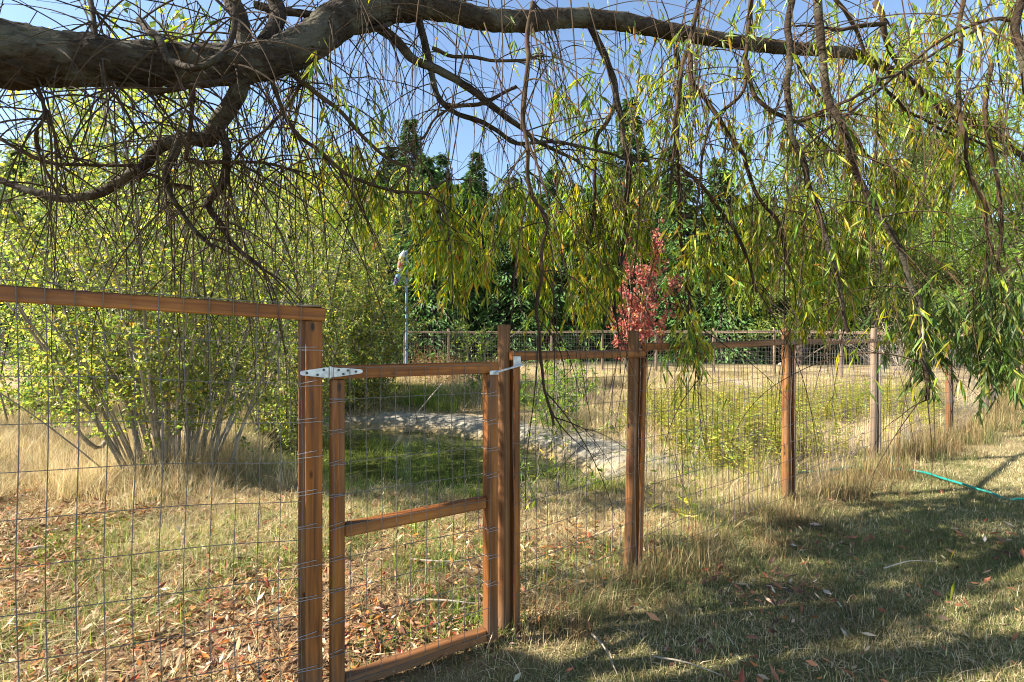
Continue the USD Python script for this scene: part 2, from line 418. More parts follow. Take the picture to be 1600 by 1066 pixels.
def across(x, y):
    """signed distance to the fence line, positive on the side of the camera"""
    x, y = np.asarray(x, float), np.asarray(y, float)
    best = np.full(np.broadcast(x, y).shape, 1e9); sg = np.ones_like(best)
    for a, b in zip(ST[:-1], ST[1:]):
        d = b - a
        t = np.clip(((x - a[0]) * d[0] + (y - a[1]) * d[1]) / (d @ d), 0, 1)
        ex, ey = x - a[0] - t * d[0], y - a[1] - t * d[1]
        e = np.hypot(ex, ey)
        s = np.where(ex * d[1] - ey * d[0] > 0, 1.0, -1.0)
        sg = np.where(e < best, s, sg); best = np.minimum(e, best)
    return best * sg
def ground(x, y):
    x, y = np.asarray(x, float), np.asarray(y, float)
    q = np.stack([x * 0.35, y * 0.35, 0 * x], -1); q2 = np.stack([x * 2.2, y * 2.2, 0 * x], -1)
    z = 0.16 * (meshkit.fbm(q, 3, 1) - 0.5) * smooth(1.0, 5.0, np.abs(across(x, y))) + 0.035 * (meshkit.fbm(q2, 3, 2) - 0.5)
    z = z + 0.35 * smooth(11, 20, y) + 0.02 * np.maximum(y - 20, 0)
    return z - 0.62 * (1 - smooth(0.70, 1.18, pond(x, y)))
WATER = -0.27

def axis_points(lo, hi, fine_lo, fine_hi, step, grow=1.13):
    a = list(np.arange(fine_lo, fine_hi, step)); s = step
    b, c = a[0], a[-1]
    while c < hi:
        s *= grow; c += s; a.append(c)
    s = step; lo_ = []
    while b > lo:
        s *= grow; b -= s; lo_.append(b)
    return np.array(lo_[::-1] + a)
gx, gy = axis_points(-400, 400, -9, 14, 0.09), axis_points(-60, 600, 0.8, 22, 0.09)
X, Y = np.meshgrid(gx, gy, indexing='ij')
Z = ground(X, Y)
nn = lambda s, k: meshkit.fbm(np.stack([X * s, Y * s, 0 * X], -1), 4, k)
straw, lawn, soil, silt, green, litterc = map(np.array, ([0.37, 0.28, 0.15], [0.13, 0.12, 0.05], [0.17, 0.12, 0.065], [0.29, 0.265, 0.215], [0.14, 0.17, 0.035], [0.19, 0.11, 0.06]))
mixc = lambda a, b, t: a * (1 - t[..., None]) + b * t[..., None]
C = np.broadcast_to(straw, X.shape + (3,)).copy()
C = mixc(C, soil, smooth(0.5, 0.72, nn(0.8, 11)) * 0.7)
ac = across(X, Y)
C = mixc(C, lawn, smooth(0.0, 0.5, ac) * (1 - 0.75 * smooth(5.5, 9.5, Y + 0.4 * X - 1.6)))
near = smooth(4.9, 3.0, Y + 0.15 * X) * (1 - smooth(0, 0.3, ac))
C = mixc(C, litterc, near * 0.8)
pd = pond(X, Y)
bank = smooth(1.0, 1.05, pd) * (1 - smooth(1.18 + 0.24 * smooth(-2.0, 0.5, X), 1.42 + 0.38 * smooth(-2.0, 0.5, X), pd)) * smooth(-2.8, -1.4, X * 0.75 + (Y - 8) * 0.66) * smooth(5.1, 5.9, Y) * (1 - smooth(-0.5, 0.2, ac))
C = mixc(C, silt, bank * smooth(0.2, 0.4, nn(1.7, 3)))
C = mixc(C, np.array([0.05, 0.05, 0.02]), 1 - smooth(0.85, 1.02, pd))
bare = np.exp(-(((X - 7.5) / 4.5) ** 2 + ((Y - 14.5) / 3.0) ** 2)) * smooth(0.3, 0.5, nn(0.6, 21))
C = mixc(C, np.array([0.42, 0.33, 0.24]), np.clip(bare * 1.2, 0, 1))
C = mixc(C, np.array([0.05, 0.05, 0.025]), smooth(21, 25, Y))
n1, n2 = X.shape
idx = np.arange(n1 * n2).reshape(n1, n2)
Fq = np.stack([idx[:-1, :-1], idx[1:, :-1], idx[1:, 1:], idx[:-1, 1:]], -1).reshape(-1, 4)
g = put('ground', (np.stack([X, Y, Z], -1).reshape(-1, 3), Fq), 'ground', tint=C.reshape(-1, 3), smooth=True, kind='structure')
# pond water: a disc that the banks cut off
a = np.linspace(0, 2 * np.pi, 64, endpoint=False)
ring = PC + 1.12 * (PA * np.cos(a)[:, None] * PU + PB * np.sin(a)[:, None] * PV)
Vw = np.vstack([np.c_[ring, np.full(64, WATER)], [[*PC, WATER]]])
Fw = np.array([(64, i, (i + 1) % 64) for i in range(64)])
if np.cross(Vw[0] - Vw[64], Vw[1] - Vw[64])[2] < 0:
    Fw = Fw[:, ::-1]
put('pond_water', (Vw, Fw), 'pond_water', kind='structure')

# ------------------------------------------------------------------ fences
def beam(name, a, b, sx, sy, mat, parent, xdir=(1, 0, 0), bevel=0.004, label=None, warp=0.0, seed=0):
    a, b = np.asarray(a, float), np.asarray(b, float)
    L = np.linalg.norm(b - a)
    V, F = rounded_box(sx, sy, L, bevel)
    if warp:
        rg = np.random.default_rng(seed)
        ph = rg.uniform(0, 6, 2)
        V[:, 0] += warp * np.sin(V[:, 2] / L * np.pi * 1.3 + ph[0]) - warp * math.sin(ph[0])
        V[:, 1] += warp * np.sin(V[:, 2] / L * np.pi * 1.1 + ph[1]) - warp * math.sin(ph[1])
    return put(name, (V, F), mat, parent, mtx=frame(a, b - a, xdir), label=label)

def round_post(base, top, r, mat, parent, seed=0, name='post', label=None):
    base, top = np.asarray(base, float), np.asarray(top, float)
    L = np.linalg.norm(top - base)
    zs = np.r_[0, np.linspace(0.02, L - 0.006, 10), L, L]
    rr = np.r_[r, np.full(10, r), r - 0.005, 0.001]
    rr[1:-2] *= np.linspace(1.04, 0.97, 10)
    P = np.c_[np.zeros(13), np.zeros(13), zs]
    P[-1, 2] += 0.0005
    n = 20
    an = np.arange(n) / n * 2 * np.pi
    V = np.stack([rr[:, None] * np.cos(an), rr[:, None] * np.sin(an), np.repeat(P[:, 2:], n, 1)], -1)
    d = meshkit.fbm(np.stack([V[..., 0] * 25 + seed * 7, V[..., 1] * 25, V[..., 2] * 2.0], -1), 3, seed) - 0.5
    V[..., :2] *= (1 + 0.10 * d)[..., None]
    V = V.reshape(-1, 3)
    i = np.arange(12)[:, None] * n; j = np.arange(n)[None]; j2 = (j + 1) % n
    q = np.stack([i + j, i + j2, i + n + j2, i + n + j], -1).reshape(-1, 4)
    F = np.vstack([q[:, :3], q[:, [0, 2, 3]]])
    return put(name, (V, F), mat, parent, mtx=frame(base, top - base, (1, 0, 0)), label=label)

def lattice(us, vs, w, fn, sub=2):
    """welded wire mesh: ONE connected grid of square wires. fn(u, v, d) -> world"""
    def lines(c):
        out, solid = [], []
        for i, q in enumerate(c):
            out += [q - w / 2, q + w / 2]; solid.append(True)
            if i + 1 < len(c):
                a, b = q + w / 2, c[i + 1] - w / 2
                for k in range(1, sub):
                    out.append(a + (b - a) * k / sub)
                solid += [False] * sub
        return np.array(out), np.array(solid)
    U, su = lines(us); W, sw = lines(vs)
    nu, nv = len(U), len(W)
    S = su[:, None] | sw[None, :]
    uu, vv = np.meshgrid(U, W, indexing='ij')
    V = np.vstack([fn(uu.ravel(), vv.ravel(), w / 2), fn(uu.ravel(), vv.ravel(), -w / 2)])
    id_ = np.arange(nu * nv).reshape(nu, nv); o = nu * nv
    I, J = np.nonzero(S)
    a, b, c, d = id_[I, J], id_[I + 1, J], id_[I + 1, J + 1], id_[I, J + 1]
    F = [np.stack([a, b, c, d], 1), np.stack([a + o, d + o, c + o, b + o], 1)]
    P = np.pad(S, 1)
    for (di, dj, e) in ((-1, 0, (0, 3)), (1, 0, (2, 1)), (0, -1, (1, 0)), (0, 1, (3, 2))):
        k = ~P[I + 1 + di, J + 1 + dj]
        q = np.stack([a, b, c, d], 1)[k]
        F.append(np.stack([q[:, e[0]], q[:, e[1]], q[:, e[1]] + o, q[:, e[0]] + o], 1))
    q = np.vstack(F)
    used_ = np.unique(q); remap = np.zeros(len(V), int); remap[used_] = np.arange(len(used_))
    return V[used_], remap[q]

def panel(parent, p0, p1, z0, z1, nrm, off, du, dv, w, seed, top=(0, 0), bot=0.03, slack=0.006, u_in=0.0):
    """wire mesh between two stations; z0, z1 the heights of its top edge at either end"""
    rg = np.random.default_rng(seed)
    p0, p1 = np.asarray(p0, float), np.asarray(p1, float)
    L = np.linalg.norm(p1 - p0)
    us = np.arange(u_in, L - u_in + 1e-6, du)
    us[1:-1] += rg.normal(0, du * 0.03, len(us) - 2)
    H = min(z0, z1) - bot
    vs = np.arange(0, H, dv)[::-1] * -1.0   # measured down from the top edge
    ph = rg.uniform(0, 6, 4)
    nrm = np.asarray(nrm, float)
    def fn(u, v, d):
        t = u / L
        q = p0[None] * (1 - t[:, None]) + p1[None] * t[:, None]
        z = z0 * (1 - t) + z1 * t + v
        bulge = slack * (np.sin(u * 5 + ph[0]) * np.sin(v * 4 + ph[1]) + 0.6 * np.sin(u * 11 + v * 7 + ph[2]))
        dz = slack * 0.8 * np.sin(u * 6 + ph[3] + v * 3)
        dx = slack * 0.8 * np.sin(v * 6 + ph[1] + u * 2)
        dd = (p1 - p0) / L
        o = off + d + bulge * smooth(0, -0.15, v)
        return np.c_[q[:, 0] + nrm[0] * o + dd[0] * dx, q[:, 1] + nrm[1] * o + dd[1] * dx, z + dz]
    return put('wire_mesh', lattice(us, vs, w, fn), 'fence_wire', parent)

def ring_tie(parent, c, zdir, xdir, sx, sy, seed, r=0.0013):
    """a wire end wrapped round a square stile"""
    rg = np.random.default_rng(seed)
    M = frame(c, zdir, xdir)
    e = 0.003
    x, y = sx / 2 + e, sy / 2 + e
    P = np.array([(-x, -y, 0), (x, -y, 0.002), (x, y, 0.004), (-x, y, 0.006), (-x, -y, 0.009 + rg.uniform(0, 0.006)), (x * 0.5, -y - 0.002, 0.014 + rg.uniform(-0.004, 0.012))])
    P[:, 2] += rg.normal(0, 0.002, len(P))
    P = P @ M[:3, :3].T + M[:3, 3]
    return put('wire_tie', tube(P, r, 5), 'tie_wire', parent)

# --- left fence: gate post, top rail, wire mesh, and the next post out of the frame
Lp, Mp = np.array([-0.885, 2.15]), np.array([-3.10, 1.21])
dL = unit(Lp - Mp); nL = np.array([dL[1], -dL[0]])   # towards the camera
P3 = lambda p, z: np.array([p[0], p[1], z])
lf = thing('wire_fence', 'taller wire mesh fence with dark top rail carrying the gate hinge', 'fence')
beam('post', P3(Lp - dL * 0.028 - nL * 0.03, -0.1), P3(Lp - dL * 0.028 - nL * 0.03, 1.70), 0.055, 0.06, 'post_wood', lf, (*dL, 0), label='darker square post behind the batten')
beam('batten', P3(Lp + dL * 0.008 + nL * 0.022, -0.1), P3(Lp + dL * 0.008 + nL * 0.022, 1.688), 0.07, 0.038, 'stained_wood', lf, (*dL, 0), label='orange brown batten fixed to the gate post')
beam('post_cap', P3(Lp - dL * 0.012, 1.749), P3(Lp - dL * 0.012, 1.757), 0.105, 0.10, 'grey_wood', lf, (*dL, 0), 0.003)
beam('top_rail', P3(Lp + dL * 0.055 + nL * 0.022, 1.716), P3(Mp - dL * 0.06 + nL * 0.022, 1.842), 0.058, 0.04, 'stained_wood', lf, (0, 0, 1), label='dark brown top rail')
round_post(P3(Mp - nL * 0.06, -0.1), P3(Mp - nL * 0.06, 1.9), 0.045, 'post_wood', lf, 9)
panel(lf, Mp, Lp - dL * 0.0, 1.888, 1.756, nL, 0.0475, 0.0845, 0.168, 0.0027, 41, bot=0.02, slack=0.007)
for k in range(10):
    z = 1.56 - 0.155 * k + 0.02 * math.sin(k * 3.1)
    ring_tie(lf, P3(Lp - dL * 0.006 - nL * 0.009, z), (0, 0, 1), (*dL, 0), 0.099, 0.102, 60 + k)

# --- gate
Gl, Gr = np.array([-0.815, 2.175]), np.array([-0.088, 2.59])
dG = unit(Gr - Gl); nG = np.array([dG[1], -dG[0]])
WG = np.linalg.norm(Gr - Gl)
gate = thing('gate', 'brown wooden garden gate of wire mesh standing in the fence', 'gate')
zt = 1.49
sw, sd = 0.062, 0.042
gp = lambda u, z, o=0.0: P3(Gl + dG * u + nG * o, z)
beam('stile', gp(sw / 2, 0.03), gp(sw / 2, zt - 0.062), sw, sd, 'stained_wood', gate, (*dG, 0), label='gate stile on the hinge side')
beam('stile', gp(WG - sw / 2, 0.03), gp(WG - sw / 2, zt - 0.062), sw, sd + 0.02, 'stained_wood', gate, (*dG, 0), label='gate stile on the latch side')
beam('top_rail', gp(0, zt - 0.03), gp(WG + 0.002, zt - 0.03), 0.06, sd + 0.006, 'stained_wood', gate, (0, 0, 1))
beam('middle_rail', gp(sw + 0.001, 0.745), gp(WG - sw - 0.001, 0.755), 0.058, sd + 0.004, 'stained_wood', gate, (0, 0, 1))
beam('bottom_rail', gp(sw + 0.001, 0.055), gp(WG - sw - 0.001, 0.06), 0.06, sd + 0.01, 'stained_wood', gate, (0, 0, 1))
panel(gate, Gl + dG * 0.012, Gr - dG * 0.004, zt - 0.012, zt - 0.012, nG, 0.0335, 0.0705, 0.141, 0.0025, 43, bot=0.03, slack=0.004)
for k in range(9):
    ring_tie(gate, gp(sw / 2, 1.33 - 0.141 * k), (0, 0, 1), (*dG, 0), sw + 0.002, sd + 0.004, 80 + k)
for k in range(8):
    if abs(1.31 - 0.141 * k - 0.75) > 0.05:
        ring_tie(gate, gp(WG - sw / 2, 1.31 - 0.141 * k), (0, 0, 1), (*dG, 0), sw + 0.002, sd + 0.024, 95 + k)
# strap hinge: two tapered leaves with screw heads, and the knuckle
def strap(parent, root, d, n, L, h0, h1, screws):
    u = np.array([0, 0.015, L * 0.9, L * 0.97, L]); hh = np.array([h0, h0, h1 * 1.1, h1 * 0.8, h1 * 0.25]) / 2
    out = np.r_[np.c_[u, hh], np.c_[u[::-1], -hh[::-1]]]
    k = len(out)
    d3, n3 = np.array([*d, 0]), np.array([*n, 0])
    Q = root + out[:, :1] * d3 + out[:, 1:] * np.array([0, 0, 1.0])
    V = np.vstack([Q, Q + n3 * 0.004])
    F = [(0, i + 1, i) for i in range(1, k - 1)] + [(k, k + i, k + i + 1) for i in range(1, k - 1)]
    for i in range(k):
        j = (i + 1) % k
        F += [(i, j, j + k), (i, j + k, i + k)]
    hl = put('hinge_leaf', (V, np.array(F)), 'zinc', parent)
    for (su, sz) in screws:
        c = root + d3 * su + np.array([0, 0, sz]) + n3 * 0.004
        put('screw', tube(np.array([c, c + n3 * 0.0025]), 0.0055, 10), 'dark_screw', hl)
hz = zt - 0.028
hp = gp(-0.004, hz, 0.030)
strap(gate, hp + np.array([*dG, 0]) * 0.006, dG, nG, 0.135, 0.044, 0.018, [(0.03, 0.009), (0.05, -0.01), (0.07, 0.006), (0.105, 0.0)])
dH = -dL
strap(gate, hp + np.array([*dH, 0]) * 0.006 + np.array([*nL, 0]) * 0.012, dH, nL, 0.115, 0.044, 0.018, [(0.02, 0.012), (0.045, -0.009), (0.088, 0.0)])
put('hinge_knuckle', tube(np.array([hp + [0, 0, -0.026], hp + [0, 0, 0.026]]) + np.array([*nG, 0]) * 0.006, 0.006, 10), 'zinc', gate, smooth=True)

# --- right fence
rf = thing('wire_fence', 'long brown post and wire fence running past the pond beside the lawn', 'fence')
RS = ST[3:11]
rail_z = [(1.52, 1.512), (1.562, 1.590), (1.588, 1.618), (1.583, 1.60), (1.60, 1.62), (1.62, 1.66), (1.66, 1.72)]
tops = [1.69, 1.672, 1.722, 1.765, 1.70, 1.72, 1.76, 1.80]
lean = [0.0, 0.055, 0.0, 0.005, -0.01, 0.02, 0, 0]
dirs = [unit(RS[i + 1] - RS[i]) for i in range(7)]; dirs.append(dirs[-1])
for i, p in enumerate(RS):
    d = dirs[i]; n = np.array([d[1], -d[0]])
    gz = float(ground(p[0], p[1]))
    grey = i >= 3
    c = p - n * 0.04
    round_post(P3(c, gz - 0.1), P3(c + d * lean[i], tops[i]), 0.037 if i != 2 else 0.042, 'grey_wood' if i in (3, 5) else 'post_wood', rf, i)
    bt = (rail_z[i][0] if i < 7 else 1.7) - 0.028
    if i == 1:
        bt = rail_z[0][1] - 0.028
    cb = p + d * 0.046 + n * 0.0
    beam('batten', P3(cb, gz - 0.1), P3(cb + d * lean[i], bt), 0.042, 0.045, 'stained_wood' if i < 3 else 'grey_wood', rf, (*d, 0))
for i in range(7):
    a, b = RS[i], RS[i + 1]
    d = dirs[i]; n = np.array([d[1], -d[0]])
    e0 = 0.0 if i == 0 else 0.05 + (0.03 if i == 1 else 0.0)
    e1 = 0.085 if i == 0 else 0.048
    o = 0.022 + (0.0 if i % 2 == 0 else 0.003)
    za, zb = rail_z[i]
    beam('top_rail', P3(a + d * e0 + n * o, za), P3(b + d * e1 + n * o, zb), 0.05, 0.04, 'stained_wood' if i < 3 else 'post_wood', rf, (0, 0, 1), warp=0.006 if i > 0 else 0.0, seed=i)
    panel(rf, a, b, za + 0.022, zb + 0.022, n, o + 0.0245, 0.082, 0.165, 0.0025 + 0.0004 * min(i, 4), 50 + i, bot=0.03 + float(ground(*b)), slack=0.007 if i else 0.004)
# latch on the first post
lat = rf
A0 = RS[0]; d0 = dirs[0]; n0 = np.array([d0[1], -d0[0]])
lz = 1.472
q = lambda u, z, o: P3(A0 + d0 * u + n0 * o, z)
lt = beam('latch', q(0.02, lz - 0.012, 0.052), q(0.02, lz + 0.045, 0.052), 0.05, 0.006, 'zinc', rf, (*d0, 0), 0.001, label='galvanised gate latch')
put('latch_arm', tube(spline(np.array([q(0.03, lz + 0.0, 0.06), q(0.055, lz + 0.012, 0.066), q(0.085, lz + 0.045, 0.066), q(0.1, lz + 0.065, 0.064)]), 0.01), [0.006] * 3 + [0.009] * 40, 8) if False else
    tube(np.array([q(0.03, lz + 0.0, 0.06), q(0.055, lz + 0.014, 0.066), q(0.085, lz + 0.045, 0.066), q(0.1, lz + 0.062, 0.064)]), [0.006, 0.008, 0.011, 0.007], 8), 'zinc', lt)
put('latch_arm', tube(np.array([q(0.04, lz - 0.002, 0.06), q(0.062, lz - 0.03, 0.064), q(0.075, lz - 0.048, 0.062)]), [0.006, 0.01, 0.006], 8), 'zinc', lt)
gb0 = gp(WG - 0.055, zt - 0.055, 0.04)
beam('latch_plate', gb0, gb0 + np.array([*dG, 0]) * 0.052, 0.022, 0.006, 'zinc', gate, (0, 0, 1), 0.001)
put('latch_bar', tube(np.array([gb0 + np.array([*dG, 0]) * 0.03 + np.array([*nG, 0]) * 0.006, q(0.05, lz + 0.002, 0.07)]), 0.0055, 8), 'zinc', gate, smooth=True)

# --- far fence
ff = thing('wire_fence', 'far grey brown fence of posts and wire in front of the dark conifers', 'fence')
FS = [np.array([15.0, 14.8]), np.array([13.3, 16.1])]
for xp, yy in ((1314, 17.1), (1210, 17.9), (1115, 18.6), (1025, 19.2), (941, 19.7), (862, 20.1), (782, 20.4), (701, 20.6), (632, 20.7), (560, 20.8), (490, 20.9), (415, 21.0), (340, 21.0), (262, 21.0), (180, 21.0), (95, 21.0), (5, 21.0), (-90, 21.0)):
    FS.append(np.array([(xp - 800) / FPX * yy, yy]))
for i, p in enumerate(FS):
    gz = float(ground(*p))
    if i:
        round_post(P3(p, gz - 0.1), P3(p, gz + 1.74 + 0.03 * math.sin(i * 5)), 0.05, 'grey_wood', ff, 20 + i)
    if i + 1 < len(FS):
        b = FS[i + 1]; d = unit(b - p); n = np.array([-d[1], d[0]]); n = n if n[1] < 0 else -n
        z0, z1 = gz + 1.62, float(ground(*b)) + 1.62
        beam('top_rail', P3(p + n * 0.06 + d * 0.003, z0), P3(b + n * 0.06 - d * 0.003, z1), 0.085, 0.04, 'grey_wood', ff, (0, 0, 1))
        panel(ff, p + d * 0.01, b - d * 0.01, z0 + 0.02, z1 + 0.02, n, 0.085, 0.102, 0.152, 0.0065, 70 + i, bot=min(gz, float(ground(*b))) + 0.05, slack=0.006)

# ------------------------------------------------------------------ willow overhead
rng = np.random.default_rng(7)
willow = thing('willow_tree', 'old weeping willow whose thick mossy limb and hanging twigs reach over the fence', 'tree')
WC = dict(cols=[(0.17, 0.23, 0.028), (0.27, 0.29, 0.030), (0.40, 0.33, 0.035), (0.09, 0.16, 0.028), (0.30, 0.15, 0.03)], w=[5, 4, 2.0, 3, 0.7])
def traced(pts, d0, d1, step=0.07, n=8, lump=0.12, seed=0, wig=0.0):
    """a branch through (x, y, metres ahead), its width in pixels of the photograph running from d0 to d1"""
    pts = np.array(pts, float)
    Q = np.array([px(*p) for p in pts])
    S = spline(np.c_[Q, np.linspace(0, 1, len(Q))], step)
    R = (d0 + (d1 - d0) * S[:, 3]) / FPX * S[:, 1] / 2
    P = S[:, :3]
    if wig:
        s = np.arange(len(P)) * step
        w = np.stack([meshkit.noise(np.c_[s * 6, s * 0 + seed, s * 0 + k]) for k in range(3)], 1) - 0.5
        P = P + w * wig
    return P, R
paths = []
# the limb: trunk, out over the fence, then thinning away to the far side
trunkP = spline(np.array([(-5.0, 0.45, -0.2), (-4.95, 0.5, 0.6), (-4.75, 0.7, 1.5), (-4.3, 1.15, 2.25), (-3.6, 1.7, 2.75)]), 0.12)
put('trunk', tube(trunkP, np.linspace(0.36, 0.22, len(trunkP)), 20, 0.25, 1), 'willow_bark', willow, smooth=True)
tp2 = spline(np.array([(-4.7, 0.75, 1.7), (-5.0, 0.9, 2.8), (-4.9, 1.2, 4.2), (-4.4, 1.3, 5.6), (-3.9, 1.5, 6.6)]), 0.15)
put('limb', tube(tp2, np.linspace(0.22, 0.08, len(tp2)), 14, 0.25, 2), 'willow_bark', willow, smooth=True)
limb = [(-330, 60, 1.95), (-150, 70, 1.98), (0, 84, 2.05), (110, 92, 2.12), (230, 100, 2.22), (340, 102, 2.35), (430, 92, 2.5), (490, 62, 2.65), (535, 28, 2.8), (590, 10, 2.95), (650, 6, 3.1)]
P, R = traced(limb, 118, 46, 0.014, seed=3)
lx = 800 + P[:, 0] / P[:, 1] * FPX
R = np.interp(lx, [-330, -100, 0, 60, 185, 340, 430, 500, 560, 650], [120, 104, 96, 84, 66, 58, 52, 52, 52, 44]) / FPX * P[:, 1] / 2
put('limb', rough_limb(P, R, 90, 3), 'willow_bark', willow, smooth=True); paths.append((P[::3], R[::3]))
P, R = traced([(640, 4, 3.08), (700, 16, 3.2), (760, 31, 3.35), (830, 33, 3.55), (900, 28, 3.75), (980, 36, 3.95), (1050, 50, 4.1), (1130, 63, 4.25), (1200, 72, 4.4), (1290, 80, 4.55), (1345, 88, 4.65), (1420, 128, 4.8), (1490, 172, 4.9), (1560, 215, 5.0), (1640, 280, 5.1)], 36, 6, 0.03, seed=4)
put('branch', rough_limb(P, R, 36, 4), 'willow_bark', willow, smooth=True); paths.append((P[::2], R[::2]))
